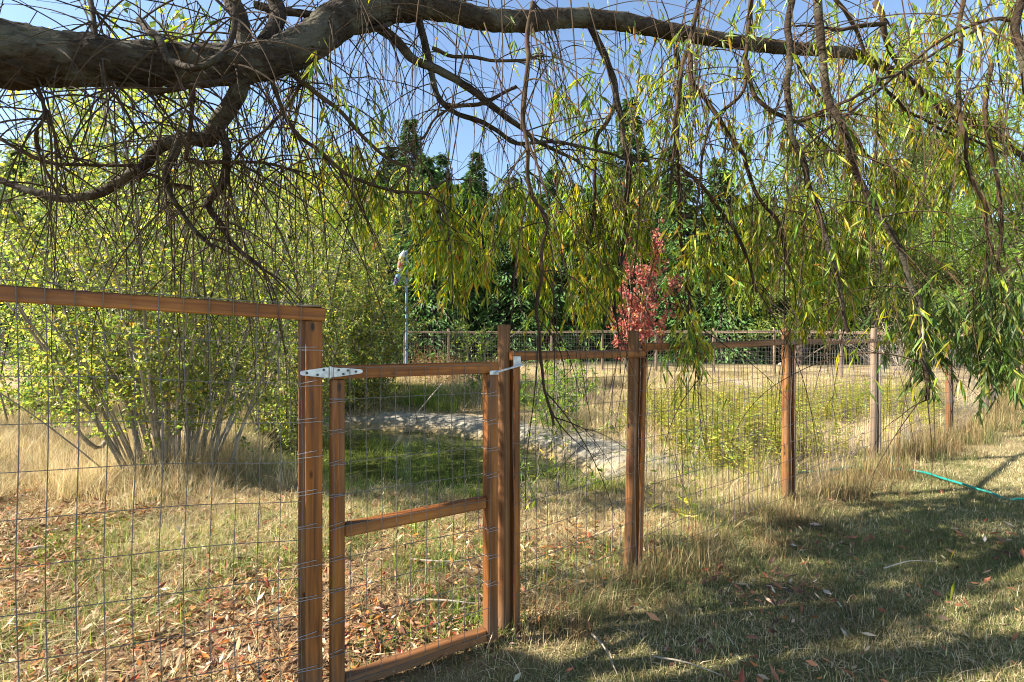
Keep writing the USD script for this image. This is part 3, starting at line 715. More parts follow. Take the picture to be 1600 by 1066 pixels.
BR = [
 ([(378, 100, 2.4), (370, 150, 2.42), (338, 195, 2.45), (322, 216, 2.47), (285, 214, 2.5), (245, 236, 2.55), (213, 266, 2.58), (170, 295, 2.6), (80, 308, 2.6), (25, 292, 2.6), (-20, 272, 2.6)], 28, 8),
 ([(343, 190, 2.46), (354, 236, 2.5), (350, 287, 2.55), (327, 324, 2.6), (345, 356, 2.64), (371, 387, 2.68), (410, 419, 2.7)], 14, 6),
 ([(283, 214, 2.5), (272, 246, 2.48), (257, 268, 2.46), (262, 300, 2.46), (294, 350, 2.48), (331, 384, 2.5)], 12, 6),
 ([(300, 296, 2.6), (265, 285, 2.6), (240, 276, 2.62), (215, 280, 2.64)], 7, 5),
 ([(215, 30, 2.3), (240, 55, 2.2), (262, 90, 2.1), (300, 110, 2.0), (330, 98, 2.0), (362, 62, 2.1), (368, 0, 2.2)], 12, 8),
 ([(180, 130, 2.2), (215, 138, 2.15), (265, 138, 2.15), (320, 133, 2.2), (365, 122, 2.3)], 8, 6),
 ([(300, 132, 2.3), (297, 190, 2.3), (288, 235, 2.35), (292, 250, 2.4), (340, 252, 2.45), (410, 250, 2.5), (470, 268, 2.6)], 7, 4),
 ([(0, 213, 2.3), (60, 250, 2.35), (110, 254, 2.4), (215, 258, 2.5)], 5, 5),
 ([(360, 0, 2.5), (378, 40, 2.5), (385, 90, 2.5)], 26, 20),
 ([(430, -10, 2.7), (435, 20, 2.7), (420, 60, 2.6), (400, 90, 2.55)], 24, 20),
 ([(400, 12, 2.9), (450, 20, 2.9), (510, 28, 2.9)], 12, 10),
 ([(455, 110, 2.55), (500, 150, 2.6), (545, 190, 2.65), (600, 240, 2.7), (650, 270, 2.75)], 9, 4),
 ([(425, 120, 2.5), (440, 175, 2.55), (470, 215, 2.6), (530, 262, 2.65), (610, 295, 2.7), (668, 298, 2.75)], 8, 4),
 ([(588, 36, 3.0), (640, 86, 3.05), (682, 106, 3.1), (735, 140, 3.15), (772, 172, 3.2), (795, 190, 3.25), (835, 215, 3.3), (868, 233, 3.35), (905, 258, 3.4)], 15, 4),
 ([(655, 28, 3.1), (664, 68, 3.1), (670, 92, 3.1), (679, 128, 3.1), (692, 159, 3.12), (719, 177, 3.15), (773, 206, 3.2), (807, 226, 3.22), (868, 225, 3.3), (952, 243, 3.4), (1010, 255, 3.5)], 12, 3),
 ([(672, 78, 3.1), (733, 91, 3.15), (790, 92, 3.2), (850, 90, 3.25)], 6, 4),
 ([(692, 159, 3.12), (719, 166, 3.1), (766, 154, 3.05), (809, 133, 3.0)], 7, 5),
 ([(705, 165, 3.12), (690, 178, 3.1), (670, 198, 3.08), (656, 216, 3.05)], 4, 4),
 ([(540, 55, 2.85), (580, 50, 2.9), (610, 40, 3.0)], 10, 8),
 ([(832, 8, 2.6), (824, 85, 2.6), (819, 152, 2.6), (820, 220, 2.6), (834, 304, 2.62), (857, 343, 2.64), (846, 400, 2.62), (839, 485, 2.6), (842, 553, 2.6), (854, 613, 2.58), (864, 667, 2.56)], 8, 4),
 ([(925, 37, 3.8), (946, 91, 3.8), (966, 152, 3.8), (978, 236, 3.8), (981, 304, 3.8), (978, 358, 3.8), (969, 418, 3.8), (961, 478, 3.8), (966, 500, 3.8)], 11, 5),
 ([(964, 160, 3.8), (945, 195, 3.8), (932, 230, 3.8), (929, 304, 3.8), (922, 360, 3.8), (900, 400, 3.8)], 8, 3),
 ([(1234, -6, 3.1), (1232, 101, 3.1), (1227, 135, 3.1), (1232, 189, 3.1), (1249, 243, 3.1), (1269, 304, 3.1), (1283, 358, 3.1), (1298, 410, 3.1), (1313, 451, 3.1), (1327, 519, 3.1)], 10, 6),
 ([(1273, -6, 3.0), (1286, 68, 3.0), (1296, 152, 3.0), (1310, 186, 3.0), (1330, 243, 3.0), (1357, 297, 3.0), (1391, 356, 3.0), (1415, 407, 3.0), (1432, 485, 3.0), (1445, 566, 3.0), (1447, 627, 3.0)], 12, 6),
 ([(1371, 0, 3.6), (1379, 44, 3.6), (1398, 88, 3.7), (1448, 155, 3.8), (1500, 190, 3.9), (1560, 205, 4.0)], 9, 4),
 ([(1163, 100, 3.3), (1178, 152, 3.3), (1212, 179, 3.3), (1249, 186, 3.3), (1296, 172, 3.3), (1364, 135, 3.4), (1432, 101, 3.5), (1530, 40, 3.6)], 7, 4),
 ([(1060, 257, 3.6), (1111, 304, 3.6), (1144, 355, 3.6), (1185, 455, 3.6)], 6, 4),
 ([(1075, 60, 3.6), (1087, 135, 3.6), (1134, 203, 3.6), (1165, 250, 3.6), (1185, 304, 3.6), (1219, 358, 3.6), (1235, 420, 3.6)], 8, 4),
 ([(1052, 40, 4.0), (1062, 120, 4.0), (1060, 250, 4.0), (1062, 340, 4.0), (1072, 420, 4.0), (1080, 500, 4.0), (1095, 590, 4.0)], 7, 4),
 ([(1096, -5, 3.4), (1080, 60, 3.4), (1062, 130, 3.4), (1055, 220, 3.4), (1046, 330, 3.4)], 8, 4),
 ([(1170, -5, 3.4), (1165, 60, 3.4), (1160, 140, 3.4), (1110, 200, 3.5), (1090, 330, 3.5)], 8, 3),
 ([(1240, 90, 4.4), (1268, 140, 4.4), (1300, 175, 4.4), (1360, 245, 4.4), (1420, 290, 4.4)], 7, 3),
 ([(1503, 0, 3.3), (1501, 120, 3.3), (1510, 240, 3.3), (1540, 340, 3.3), (1548, 420, 3.3)], 7, 4),
 ([(1546, 100, 3.5), (1543, 220, 3.5), (1563, 287, 3.5), (1560, 400, 3.5)], 7, 4),
 ([(1596, -5, 2.6), (1590, 60, 2.6), (1600, 150, 2.6)], 12, 9),
 ([(1600, 30, 3.0), (1530, 35, 3.1), (1460, 70, 3.2), (1400, 120, 3.2), (1250, 235, 3.3)], 6, 3),
 ([(1380, 40, 3.5), (1320, 45, 3.5), (1295, 44, 3.5), (1240, 41, 3.5)], 7, 3),
 ([(1305, -5, 3.6), (1340, 60, 3.7), (1380, 140, 3.8), (1470, 200, 3.9), (1580, 240, 4.0)], 6, 3),
 ([(530, -5, 2.8), (500, 60, 2.7), (470, 130, 2.6), (430, 190, 2.6), (380, 240, 2.6), (330, 300, 2.6)], 6, 3),
 ([(140, -5, 2.2), (150, 60, 2.1), (180, 150, 2.1), (220, 210, 2.2)], 8, 3),
 ([(50, 120, 2.1), (70, 170, 2.1), (60, 230, 2.2), (90, 300, 2.3)], 6, 3),
]
for i, (pts, d0, d1) in enumerate(BR):
    P, R = traced(pts, d0, d1, 0.05, seed=10 + i, wig=0.03)
    put('branch', rough_limb(P, R, 24, 10 + i, 0.09) if d0 > 11 else tube(P, R, 9, 0.35, 10 + i), 'willow_bark' if d0 > 9 else 'twig_bark', willow, smooth=True); paths.append((P, R))

def hang(rg, p, d, L, grav, step=0.06, noise=0.35):
    """a thin twig that starts along d and sinks"""
    n = max(3, int(L / step)); P = [np.array(p, float)]; d = unit(d)
    k = rg.normal(0, 1, 3) * noise
    for i in range(n):
        k = 0.85 * k + rg.normal(0, 1, 3) * noise * 0.35
        d = unit(d + np.array([0, 0, -grav]) * step + k * step)
        P.append(P[-1] + d * step)
    return np.array(P)

def willow_leaves(rg, P, per_m, lo=0.25, size=0.095, cols=None):
    L = len(P) - 1
    n = rg.poisson(max(0.1, per_m * 0.06 * L * (1 - lo)))
    if n == 0:
        return None
    t = rg.uniform(lo, 1, n) * L
    i = np.minimum(t.astype(int), L - 1); f = (t - i)[:, None]
    pos = P[i] * (1 - f) + P[i + 1] * f
    tan = unit(P[i + 1] - P[i])
    out = unit(rg.normal(0, 1, (n, 3)))
    ax = unit(tan * 0.7 + out * 0.75 + np.array([0, 0, -0.55]))
    c = cols or WC
    Ls = size * rg.uniform(0.35, 1.25, n)
    return leaves(pos, ax, rg.normal(0, 1, (n, 3)), Ls, Ls * rg.uniform(0.13, 0.2, n), palette(rg, n, c['cols'], c['w'], 0.3), 0.3, rg.uniform(0.05, 0.35, (n, 1)), 0.4)

# hanging sprays: (x of the bottom, y of the bottom, y of the top, metres ahead, width px, number of sprays, leaves per metre)
rng = np.random.default_rng(21)
SP = [
 (705, 470, 290, 3.3, 85, 12, 65), (600, 360, 220, 3.2, 90, 5, 40), (545, 380, 230, 3.1, 110, 4, 35), (745, 405, 290, 3.4, 70, 5, 45),
 (800, 335, 270, 3.3, 60, 3, 40), (870, 480, 290, 3.7, 65, 9, 65), (920, 515, 300, 3.9, 75, 12, 70), (955, 430, 270, 4.0, 100, 9, 60), (905, 200, 110, 3.9, 60, 3, 45), (930, 330, 190, 3.9, 70, 4, 45), (1000, 380, 220, 4.0, 60, 4, 50),
 (1110, 480, 300, 4.0, 60, 5, 55), (1085, 590, 430, 3.6, 40, 3, 35), (1180, 500, 330, 4.2, 60, 6, 55), (1225, 440, 300, 4.4, 90, 9, 65), (1290, 520, 320, 4.3, 100, 15, 75),
 (1350, 460, 230, 4.5, 110, 10, 60), (1420, 420, 200, 4.4, 120, 8, 50), (1470, 590, 430, 3.2, 80, 8, 60), (1530, 600, 440, 3.1, 100, 8, 60), (1585, 560, 400, 3.2, 60, 5, 55),
 (1490, 330, 150, 4.2, 120, 6, 40), (1110, 280, 120, 4.1, 100, 4, 40), (1330, 290, 120, 4.4, 130, 9, 60), (1060, 300, 100, 4.1, 80, 4, 40), (1420, 230, 30, 4.2, 160, 8, 40),
 (1030, 150, 0, 4.2, 120, 4, 35), (470, 220, 60, 2.9, 180, 3, 18), (300, 130, 0, 2.7, 100, 2, 20),
 (1370, 190, -20, 4.8, 180, 7, 45), (1560, 180, -20, 3.8, 100, 6, 40), (1235, 60, -30, 3.2, 40, 1, 40),
]
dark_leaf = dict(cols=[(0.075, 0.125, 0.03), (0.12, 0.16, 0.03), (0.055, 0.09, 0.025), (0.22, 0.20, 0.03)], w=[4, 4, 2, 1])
for (bx, by, ty, yy, wpx, ns, dens) in SP:
    for s in range(ns):
        x1 = bx + rng.uniform(-.5, .5) * wpx; y1 = by + (rng.normal(0, 0.12) - abs(rng.normal(0, 0.28))) * (by - ty); y0 = ty + rng.uniform(-0.2, 0.3) * (by - ty)
        Ym = yy + rng.normal(0, 0.22)
        x0 = x1 + rng.normal(0, 28)
        a, b = px(x0, y0, Ym + rng.normal(0, 0.12)), px(x1, y1, Ym)
        mid = (a + b) / 2 + rng.normal(0, 0.05, 3)
        P = spline(np.array([a, mid, b]), 0.06)
        tw, lv = [tube(P, np.linspace(0.0045, 0.0016, len(P)), 4)], []
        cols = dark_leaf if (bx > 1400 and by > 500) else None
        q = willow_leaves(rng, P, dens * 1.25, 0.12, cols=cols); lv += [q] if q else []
        for k in range(rng.integers(4, 9)):
            i = int(rng.uniform(0.05, 0.85) * (len(P) - 1))
            d = unit(rng.normal(0, 1, 3) * [0.8, 0.8, 0.3] + [0, 0, -0.3])
            T2 = hang(rng, P[i], d, rng.uniform(0.15, 0.42), 6.0)
            tw.append(tube(T2, np.linspace(0.0026, 0.0012, len(T2)), 3))
            q = willow_leaves(rng, T2, dens * 1.35, 0.08, cols=cols); lv += [q] if q else []
        t = put('hanging_spray', join(tw), 'twig_bark', willow)
        if lv:
            V, F, Cc = join(lv)
            put('leaves', (V, F), 'leaf', t, tint=Cc, kind='stuff')

# bare tangled twigs off every branch
tw = []
rng = np.random.default_rng(33)
for P, R in paths:
    L = np.linalg.norm(np.diff(P, axis=0), axis=1).sum()
    left = P[:, 0].mean() < -0.4
    n = int(L * (21 if left else 12)) + 2
    for k in range(n):
        i = rng.integers(0, len(P))
        fw = unit(P[min(i + 1, len(P) - 1)] - P[max(i - 1, 0)])
        d = fw * rng.uniform(0.2, 1.0) + rng.normal(0, 0.75, 3)
        T2 = hang(rng, P[i], d, rng.uniform(0.25, 1.1) if rng.uniform() < 0.8 else rng.uniform(1.0, 1.8), rng.uniform(0.8, 3.5), 0.06, 0.8)
        tw.append(tube(T2, np.linspace(min(0.0045, R[i] * 0.7), 0.0012, len(T2)), 4, cap=False))
        for j in range(rng.integers(0, 4)):
            a = rng.integers(1, len(T2))
            d2 = unit(T2[a] - T2[a - 1]) + rng.normal(0, 0.5, 3)
            T3 = hang(rng, T2[a], d2, rng.uniform(0.1, 0.45), rng.uniform(0.5, 4), 0.06, 1.2)
            tw.append(tube(T3, np.linspace(0.0022, 0.001, len(T3)), 3, cap=False))
# long thin strands hanging straight down through the view
for k in range(150):
    x0 = rng.uniform(380, 1600) if rng.uniform() < 0.8 else rng.uniform(0, 400)
    Ym = rng.uniform(2.4, 4.6)
    T2 = hang(rng, px(x0, rng.uniform(-60, 120), Ym), rng.normal(0, 0.3, 3) + [0, 0, -1], rng.uniform(0.5, 1.9), 2.0, 0.08, 0.5)
    tw.append(tube(T2, np.linspace(0.004, 0.0012, len(T2)), 4, cap=False))
V, F = join(tw)
put('twigs', (V, F), 'twig_bark', willow, kind='stuff')
# scattered leaves among the tangle, and the crown above the frame that shades the lawn
rng = np.random.default_rng(35)
lv = []
for P, R in paths:
    if P[:, 0].mean() < 0.2:
        continue
    for k in range(int(len(P) * 0.8)):
        i = rng.integers(0, len(P))
        T2 = hang(rng, P[i] + rng.normal(0, 0.25, 3), rng.normal(0, 1, 3) + [0, 0, -0.5], 0.3, 4.0)
        q = willow_leaves(rng, T2, 18, 0.0)
        if q: lv.append(q)
V, F, Cc = join(lv)
put('leaves', (V, F), 'leaf', willow, tint=Cc, kind='stuff')
lv, tw = [], []
for k in range(200):
    c = np.array([rng.uniform(-8.0, -3.6) if k % 4 else rng.uniform(-3.6, 4.0), rng.uniform(-0.6, 2.6) if k % 4 else rng.uniform(-3.0, 2.0), rng.uniform(3.4, 7.6)])
    if c[2] < EYE + 0.78 * max(c[1], 0) + 0.6 and c[1] > -0.3 and c[0] > -1.06 * c[1] - 0.9:
        continue
    if c[2] < (0.2 - c[0]) * 0.74:
        continue
    if meshkit.fbm(c * 0.85 + 4, 2, 8) < 0.50:
        continue
    T2 = hang(rng, c, rng.normal(0, 1, 3), rng.uniform(0.6, 1.2), 2.5, 0.06)
    tw.append(tube(T2, np.linspace(0.006, 0.002, len(T2)), 3, cap=False))
    for j in range(6):
        T3 = hang(rng, T2[rng.integers(0, len(T2))], rng.normal(0, 1, 3), 0.5, 4.0)
        tw.append(tube(T3, np.linspace(0.003, 0.001, len(T3)), 3, cap=False))
        q = willow_leaves(rng, T3, 50, 0.0, 0.11)
        if q: lv.append(q)
V, F, Cc = join(lv)
put('crown', (V, F), 'leaf', willow, tint=Cc, kind='stuff')
V, F = join(tw)
put('crown_twigs', (V, F), 'twig_bark', willow, kind='stuff')

# ------------------------------------------------------------------ shrubs and saplings
def shrub(name, label, cat, base, nstem, H, spread, foot, leafL, leafW, ltw, cols, w, seed, mat='shrub_bark', r0=0.014, up=0.55, leaf_from=0.25, tilt=1.0, group=None, twigL=(0.25, 0.7), stems=None, ntw=14):
    rg = np.random.default_rng(seed)
    bz = float(ground(base[0], base[1]))
    o = thing(name, label, cat, group, loc=(base[0], base[1], bz))
    tw, lv = [], []
    for s in range(nstem):
        a = rg.uniform(0, 2 * np.pi); u = math.sqrt(rg.uniform(0, 1))
        b = np.array([math.cos(a), math.sin(a), 0]) * foot * u
        out = np.array([math.cos(a), math.sin(a), 0]) * spread * u * rg.uniform(0.6, 1.3) + rg.normal(0, 0.12, 3) * [1, 1, 0]
        h = H * rg.uniform(0.6, 1.0) * (1 - 0.25 * u)
        P = spline(np.array([b - [0, 0, 0.06], b + out * 0.28 * tilt + [0, 0, h * 0.3], b + out * 0.66 + [0, 0, h * 0.68] + rg.normal(0, 0.07, 3), b + out * 1.05 + [0, 0, h]]), 0.14)
        if stems and s < len(stems):
            P = spline(np.array(stems[s]) - np.array([base[0], base[1], bz]), 0.14); h = P[-1, 2]
        wv = np.stack([meshkit.noise(np.c_[np.arange(len(P)) * 0.5, np.full(len(P), s + 0.5), np.full(len(P), k)], seed) for k in range(3)], 1) - 0.5
        P = P + wv * 0.10 * np.linspace(0, 1, len(P))[:, None]
        rr = r0 * rg.uniform(0.55, 1.3) * (1.5 if stems and s < len(stems) else 1)
        put('stem', tube(P, np.linspace(rr, rr * 0.22, len(P)), 7), mat, o, smooth=True)
        for k in range(rg.poisson(ntw * h / 3 + 1)):
            i = int(rg.uniform(leaf_from, 1) * (len(P) - 1))
            d = unit(rg.normal(0, 1, 3) + [0, 0, up])
            T2 = hang(rg, P[i], d, rg.uniform(*twigL), -0.4, 0.06, 0.8)
            tw.append(tube(T2, np.linspace(min(rr * 0.5, 0.005), 0.0014, len(T2)), 3, cap=False))
            n = rg.poisson(ltw)
            if n:
                t = rg.uniform(0.1, 1, n) * (len(T2) - 1); q = np.minimum(t.astype(int), len(T2) - 2)
                pos = T2[q] + (T2[q + 1] - T2[q]) * (t - q)[:, None]
                ax = unit(unit(rg.normal(0, 1, (n, 3))) + np.array([0, 0, 0.1]) + d * 0.4)
                Ls = leafL * rg.uniform(0.35, 1.4, n)
                lv.append(leaves(pos + ax * 0.01, ax, rg.normal(0, 1, (n, 3)), Ls, Ls * leafW, palette(rg, n, cols, w, 0.28), 0.15, 0.12, 0.5))
    if tw:
        put('twigs', join(tw), mat, o, kind='stuff')
    if lv:
        V, F, Cc = join(lv)
        put('leaves', (V, F), 'leaf', o, tint=Cc, kind='stuff')
    return o
YG = [(0.19, 0.24, 0.045), (0.27, 0.28, 0.055), (0.12, 0.175, 0.035), (0.36, 0.29, 0.05), (0.07, 0.11, 0.028)]
G_ = [(0.10, 0.17, 0.03), (0.16, 0.22, 0.035), (0.22, 0.26, 0.04), (0.07, 0.12, 0.03)]
gp0 = lambda x, y, k=EYE: np.array([(x - 800) / FPX, 1.0]) * (FPX * k / (y - 533))
def g3(x, y, Y): return px(x, y, Y)
S1 = [[g3(165, 690, 5.9), g3(150, 700, 5.85), g3(112, 660, 5.7), g3(75, 560, 5.5), g3(25, 470, 5.3), g3(0, 400, 5.2)],
      [g3(330, 760, 5.9), g3(345, 660, 5.8), g3(372, 560, 5.7), g3(420, 455, 5.6), g3(450, 370, 5.5)],
      [g3(350, 755, 5.8), g3(385, 650, 5.7), g3(425, 560, 5.6), g3(470, 450, 5.5)],
      [g3(215, 740, 5.9), g3(210, 640, 5.9), g3(205, 530, 5.9), g3(200, 370, 5.9), g3(195, 220, 5.9)],
      [g3(240, 745, 5.8), g3(250, 660, 5.8), g3(280, 560, 5.8), g3(290, 400, 5.8), g3(295, 330, 5.8)],
      [g3(195, 735, 6.0), g3(165, 640, 6.1), g3(150, 520, 6.2), g3(130, 400, 6.2)],
      [g3(225, 740, 5.6), g3(200, 640, 5.6), g3(160, 560, 5.5), g3(100, 480, 5.5), g3(60, 400, 5.4)]]
shrub('tall_shrub', 'tall multi-stemmed shrub with fanning grey stems and yellow green leaves behind the left fence', 'shrub', (-4.15, 6.0), 66, 5.6, 2.3, 0.55, 0.046, 0.62, 22, YG, [4, 3, 3, 1.3, 2.2], 101, r0=0.016, stems=S1, ntw=29, leaf_from=0.24)
shrub('tall_shrub', 'yellow green leafy shrub standing behind the gate post at the pond edge', 'shrub', (-3.95, 8.8), 24, 5.4, 1.5, 0.5, 0.052, 0.6, 26, YG, [4, 3, 3, 1.5, 2.5], 102, ntw=34, leaf_from=0.12)
shrub('tall_shrub', 'far leafy shrub with yellow leaves at its edge, left of the windsock pole', 'shrub', (-4.3, 12.0), 24, 5.8, 1.6, 0.6, 0.066, 0.6, 26, YG, [3, 3, 3, 2.5, 2.5], 103, ntw=30, leaf_from=0.03)
shrub('tall_shrub', 'leafy shrub over the straw at the far left end of the meadow', 'shrub', (-8.6, 9.0), 26, 5.8, 2.0, 0.8, 0.064, 0.6, 24, YG, [4, 3, 3, 1, 2.5], 104, ntw=30, leaf_from=0.1)
shrub('tall_shrub', 'tall leafy shrub rising between the fanning stems and the dark firs', 'shrub', (-6.9, 11.0), 30, 9.3, 2.4, 0.8, 0.080, 0.6, 22, YG, [4, 3, 3, 1.3, 2.5], 105, ntw=26, leaf_from=0.1)
shrub('tall_shrub', 'lower leafy shrub with golden leaves behind the top corner of the gate', 'shrub', (-3.45, 11.3), 22, 3.7, 1.1, 0.5, 0.062, 0.6, 26, YG, [3, 3, 3, 3, 2], 106, ntw=34, leaf_from=0.03)
shrub('tall_shrub', 'slender yellowing tree-like shrub rising highest behind the end of the left top rail', 'shrub', (-5.0, 14.0), 24, 9.4, 2.0, 0.6, 0.085, 0.6, 20, YG, [3, 3, 2, 3, 2], 107, ntw=20, leaf_from=0.15)
shrub('sapling', 'thin green sapling with sparse small leaves between the windsock pole and the round gate post', 'sapling', tuple(px(745, 600, 11.5)[:2]), 10, 2.5, 0.9, 0.25, 0.085, 0.5, 12, G_, [3, 3, 3, 1], 111, ntw=16)
shrub('sapling', 'bright green willow sapling standing behind the first fence panel', 'sapling', tuple(px(862, 600, 9.0)[:2]), 12, 2.1, 0.55, 0.3, 0.10, 0.24, 16, [(0.14, 0.24, 0.03), (0.20, 0.29, 0.035), (0.09, 0.17, 0.03)], [3, 3, 1], 112, ntw=30, leaf_from=0.05)
shrub('sapling', 'bushy young willow with narrow leaves just behind the first fence panel', 'sapling', (0.45, 4.75), 14, 1.25, 0.35, 0.35, 0.075, 0.26, 6, YG, [3, 3, 4, 1, 2], 113, r0=0.006, ntw=13, leaf_from=0.25, twigL=(0.12, 0.3))
shrub('sapling', 'leafy young willow behind the fence by the second round post', 'sapling', (1.75, 5.7), 12, 1.15, 0.4, 0.4, 0.075, 0.26, 6, YG, [3, 3, 4, 1, 2], 114, r0=0.006, ntw=12, leaf_from=0.2, twigL=(0.12, 0.3))
shrub('sapling', 'yellowing young willow clump by the third post of the right fence', 'sapling', (2.75, 6.2), 14, 1.05, 0.4, 0.4, 0.075, 0.26, 7, YG, [4, 4, 3, 2, 1], 115, r0=0.006, ntw=12, leaf_from=0.2, twigL=(0.12, 0.3))
# red maple
mp = tuple(px(1000, 575, 12.5)[:2])
RD = [(0.36, 0.12, 0.095), (0.42, 0.18, 0.14), (0.22, 0.07, 0.06), (0.42, 0.22, 0.09), (0.15, 0.06, 0.04)]
shrub('red_maple', 'young maple with salmon red autumn leaves beyond the second fence post', 'tree', mp, 16, 5.4, 1.2, 0.10, 0.085, 0.7, 18, RD, [4, 3, 2, 1, 1.5], 121, r0=0.022, ntw=17, leaf_from=0.38, twigL=(0.15, 0.45))

# ------------------------------------------------------------------ trees beyond the far fence
def conifer_parts(seed, H, R, levels, per, cols, sprayL, drop=0.25, low=0.06, shape=0.85, cnt=22):
    rg = np.random.default_rng(seed)
    pos, ax, sd, Ls = [], [], [], []
    bt = []
    for l in range(levels):
        t = low + (1 - low) * (l + rg.uniform(0, 0.8)) / levels
        z = H * t
        rad = R * max(0.02, (1 - t)) ** shape
        for k in range(per):
            a = rg.uniform(0, 2 * np.pi)
            rr = rad * rg.uniform(0.4, 1.3)
            d = np.array([math.cos(a), math.sin(a), 0])
            n = max(3, int(cnt * (0.3 + rr / R)))
            s = rg.uniform(0.12, 1, n) ** 0.7
            zz = z - drop * rr * s - 0.25 * drop * rr * s * s + 0.35 * rr * 0.3 * s ** 3
            side = np.array([-d[1], d[0], 0])
            lat = rg.normal(0, 1, n) * (0.28 * rr * (1.05 - s) + 0.10)
            p = d * (rr * s)[:, None] + side * lat[:, None] + np.array([0, 0, 1]) * (zz + rg.normal(0, 0.08, n))[:, None]
            pos.append(p)
            ax.append(unit(d + side * (np.sign(lat) * rg.uniform(0.2, 1.1, n))[:, None] + np.array([0, 0, -0.35]) + rg.normal(0, 0.3, (n, 3))))
            sd.append(side + rg.normal(0, 0.4, (n, 3)))
            Ls.append(sprayL * rg.uniform(0.6, 1.3, n))
            if rr > 0.5:
                bt.append(tube(np.array([[0, 0, z], d * rr * 0.5 + [0, 0, z - drop * rr * 0.5], d * rr * 0.95 + [0, 0, z - drop * rr * 1.05]]), [0.035, 0.025, 0.01], 3, cap=False))
    pos, ax, sd, Ls = map(np.concatenate, (pos, ax, sd, Ls))
    lv = leaves(pos, ax, sd, Ls, Ls * 0.36, palette(rg, len(pos), cols, None, 0.3), 0.2, 0.2, 0.45)
    tr = tube(np.array([[0, 0, -0.3], [0, 0, H * 0.3], [0, 0, H * 0.7], [0, 0, H * 0.985]]), [H * 0.016, H * 0.012, H * 0.006, 0.01], 8)
    return lv, tr, join(bt)
FIRC = [(0.058, 0.108, 0.040), (0.080, 0.14, 0.044), (0.042, 0.082, 0.034), (0.10, 0.155, 0.046)]
CEDC = [(0.068, 0.135, 0.034), (0.092, 0.165, 0.042), (0.046, 0.098, 0.030)]
CLS = UsdGeom.Xform  # prototypes live in class prims
def proto(name, lv, tr, bt):
    c = stage.CreateClassPrim('/World/' + name)
    c.SetTypeName('Xform')
    put('crown', (lv[0], lv[1]), 'needles', c, tint=lv[2], kind='stuff')
    put('trunk', tr, 'fir_bark', c, smooth=True)
    put('boughs', bt, 'fir_bark', c, kind='stuff')
    return c.GetPath()
PF = [proto(f'fir_pattern_{i}', *conifer_parts(200 + i, 17.0, r, 46, 9, FIRC, 0.36, dp, 0.05, sh, 34)) for i, (r, dp, sh) in enumerate(((3.5, 0.34, 0.95), (3.0, 0.46, 0.9), (4.0, 0.26, 1.05)))]
PCd = [proto(f'cedar_pattern_{i}', *conifer_parts(220 + i, 9.0, 2.3, 34, 12, CEDC, 0.25, 0.5, 0.02, 0.62, 38)) for i in range(2)]
FT = [(640, 185, 37, 'tall pointed fir whose tip stands highest left of the sky gap', 0), (692, 238, 39, 'slim fir stepping down to the right of the tallest pointed fir', 1), (745, 236, 42, 'small rounded fir standing in the sky gap', 0),
      (590, 262, 35, 'dark fir half hidden behind the yellow leafy shrub', 2), (535, 240, 40, 'dark fir seen over the middle of the leafy shrubs', 0), (470, 250, 43, 'fir tip showing through the tangled twigs above the shrubs', 1),
      (985, 150, 33, 'big fir rising behind the red maple', 2), (1050, 225, 36, 'fir just right of the big one behind the red maple', 1), (1108, 300, 38, 'lower fir right of the red maple beside the pale sky gap', 0),
      (900, 285, 37, 'fir between the sky gap and the red maple', 1), (30, 215, 30, 'dark fir at the left edge behind the leafy shrubs', 2), (120, 290, 33, 'fir second from the left edge of the wood', 0),
      (1330, 250, 40, 'dark fir behind the hanging willow curtain', 2), (1440, 230, 42, 'dark fir behind the thick grey pine trunk', 0), (835, 300, 40, 'low fir in the middle of the sky gap', 0),
      (330, 230, 42, 'fir behind the fanning shrub stems', 2), (720, 285, 35, 'short broad fir below the small rounded one', 2), (950, 235, 36, 'fir touching the left flank of the big one behind the maple', 0), (1160, 330, 33, 'low fir under the pale sky gap on the right', 2), (610, 225, 43, 'fir just left of the tallest pointed fir', 1), (665, 250, 41, 'fir squeezed between the tallest fir and its slim neighbour', 2), (1240, 290, 44, 'slender fir behind the long hanging willow stems', 1)]
for i, (x, y, Yd, lab, k) in enumerate(FT):
    b = px(x, 533, Yd); gz = float(ground(b[0], b[1]))
    H = EYE + (533 - y) / FPX * Yd - gz
    dup(PF[k], 'fir_tree', lab, 'tree', 'tall firs beyond the far fence', (b[0], b[1], gz), 37 * i, (H / 17.0 * 1.3, H / 17.0 * 1.3, H / 17.0))
CT = [(610, 8.5, 28, 'dense dark cedar directly behind the windsock pole'), (668, 9.5, 27, 'dense dark cedar right of the windsock pole'), (735, 9.0, 28.5, 'dense cedar above the sapling by the round gate post'), (800, 8.6, 27.5, 'dense cedar behind the top of the round gate post'),
      (865, 9.2, 28, 'dense cedar behind the bright green willow sapling'), (925, 8.4, 29, 'dense cedar left of the red maple'), (1065, 9.0, 28, 'dense dark cedar right of the red maple'), (1125, 9.4, 27, 'dense cedar behind the third panel of the far fence from the red maple'),
      (1195, 8.2, 29, 'dense dark cedar left of the third fence post top'), (1265, 7.8, 30, 'dense cedar right of the third fence post top'), (995, 9.4, 30, 'dense dark cedar straight behind the red maple'), (545, 9, 29, 'dense cedar hidden behind the leafy shrubs')]
for i, (x, H, Yd, lab) in enumerate(CT):
    b = px(x, 533, Yd); gz = float(ground(b[0], b[1]))
    dup(PCd[i % 2], 'cedar_tree', lab, 'tree', 'dense cedars behind the far fence', (b[0], b[1], gz), 53 * i, (H / 9.0 * 1.25, H / 9.0 * 1.25, H / 9.0 * 1.2))
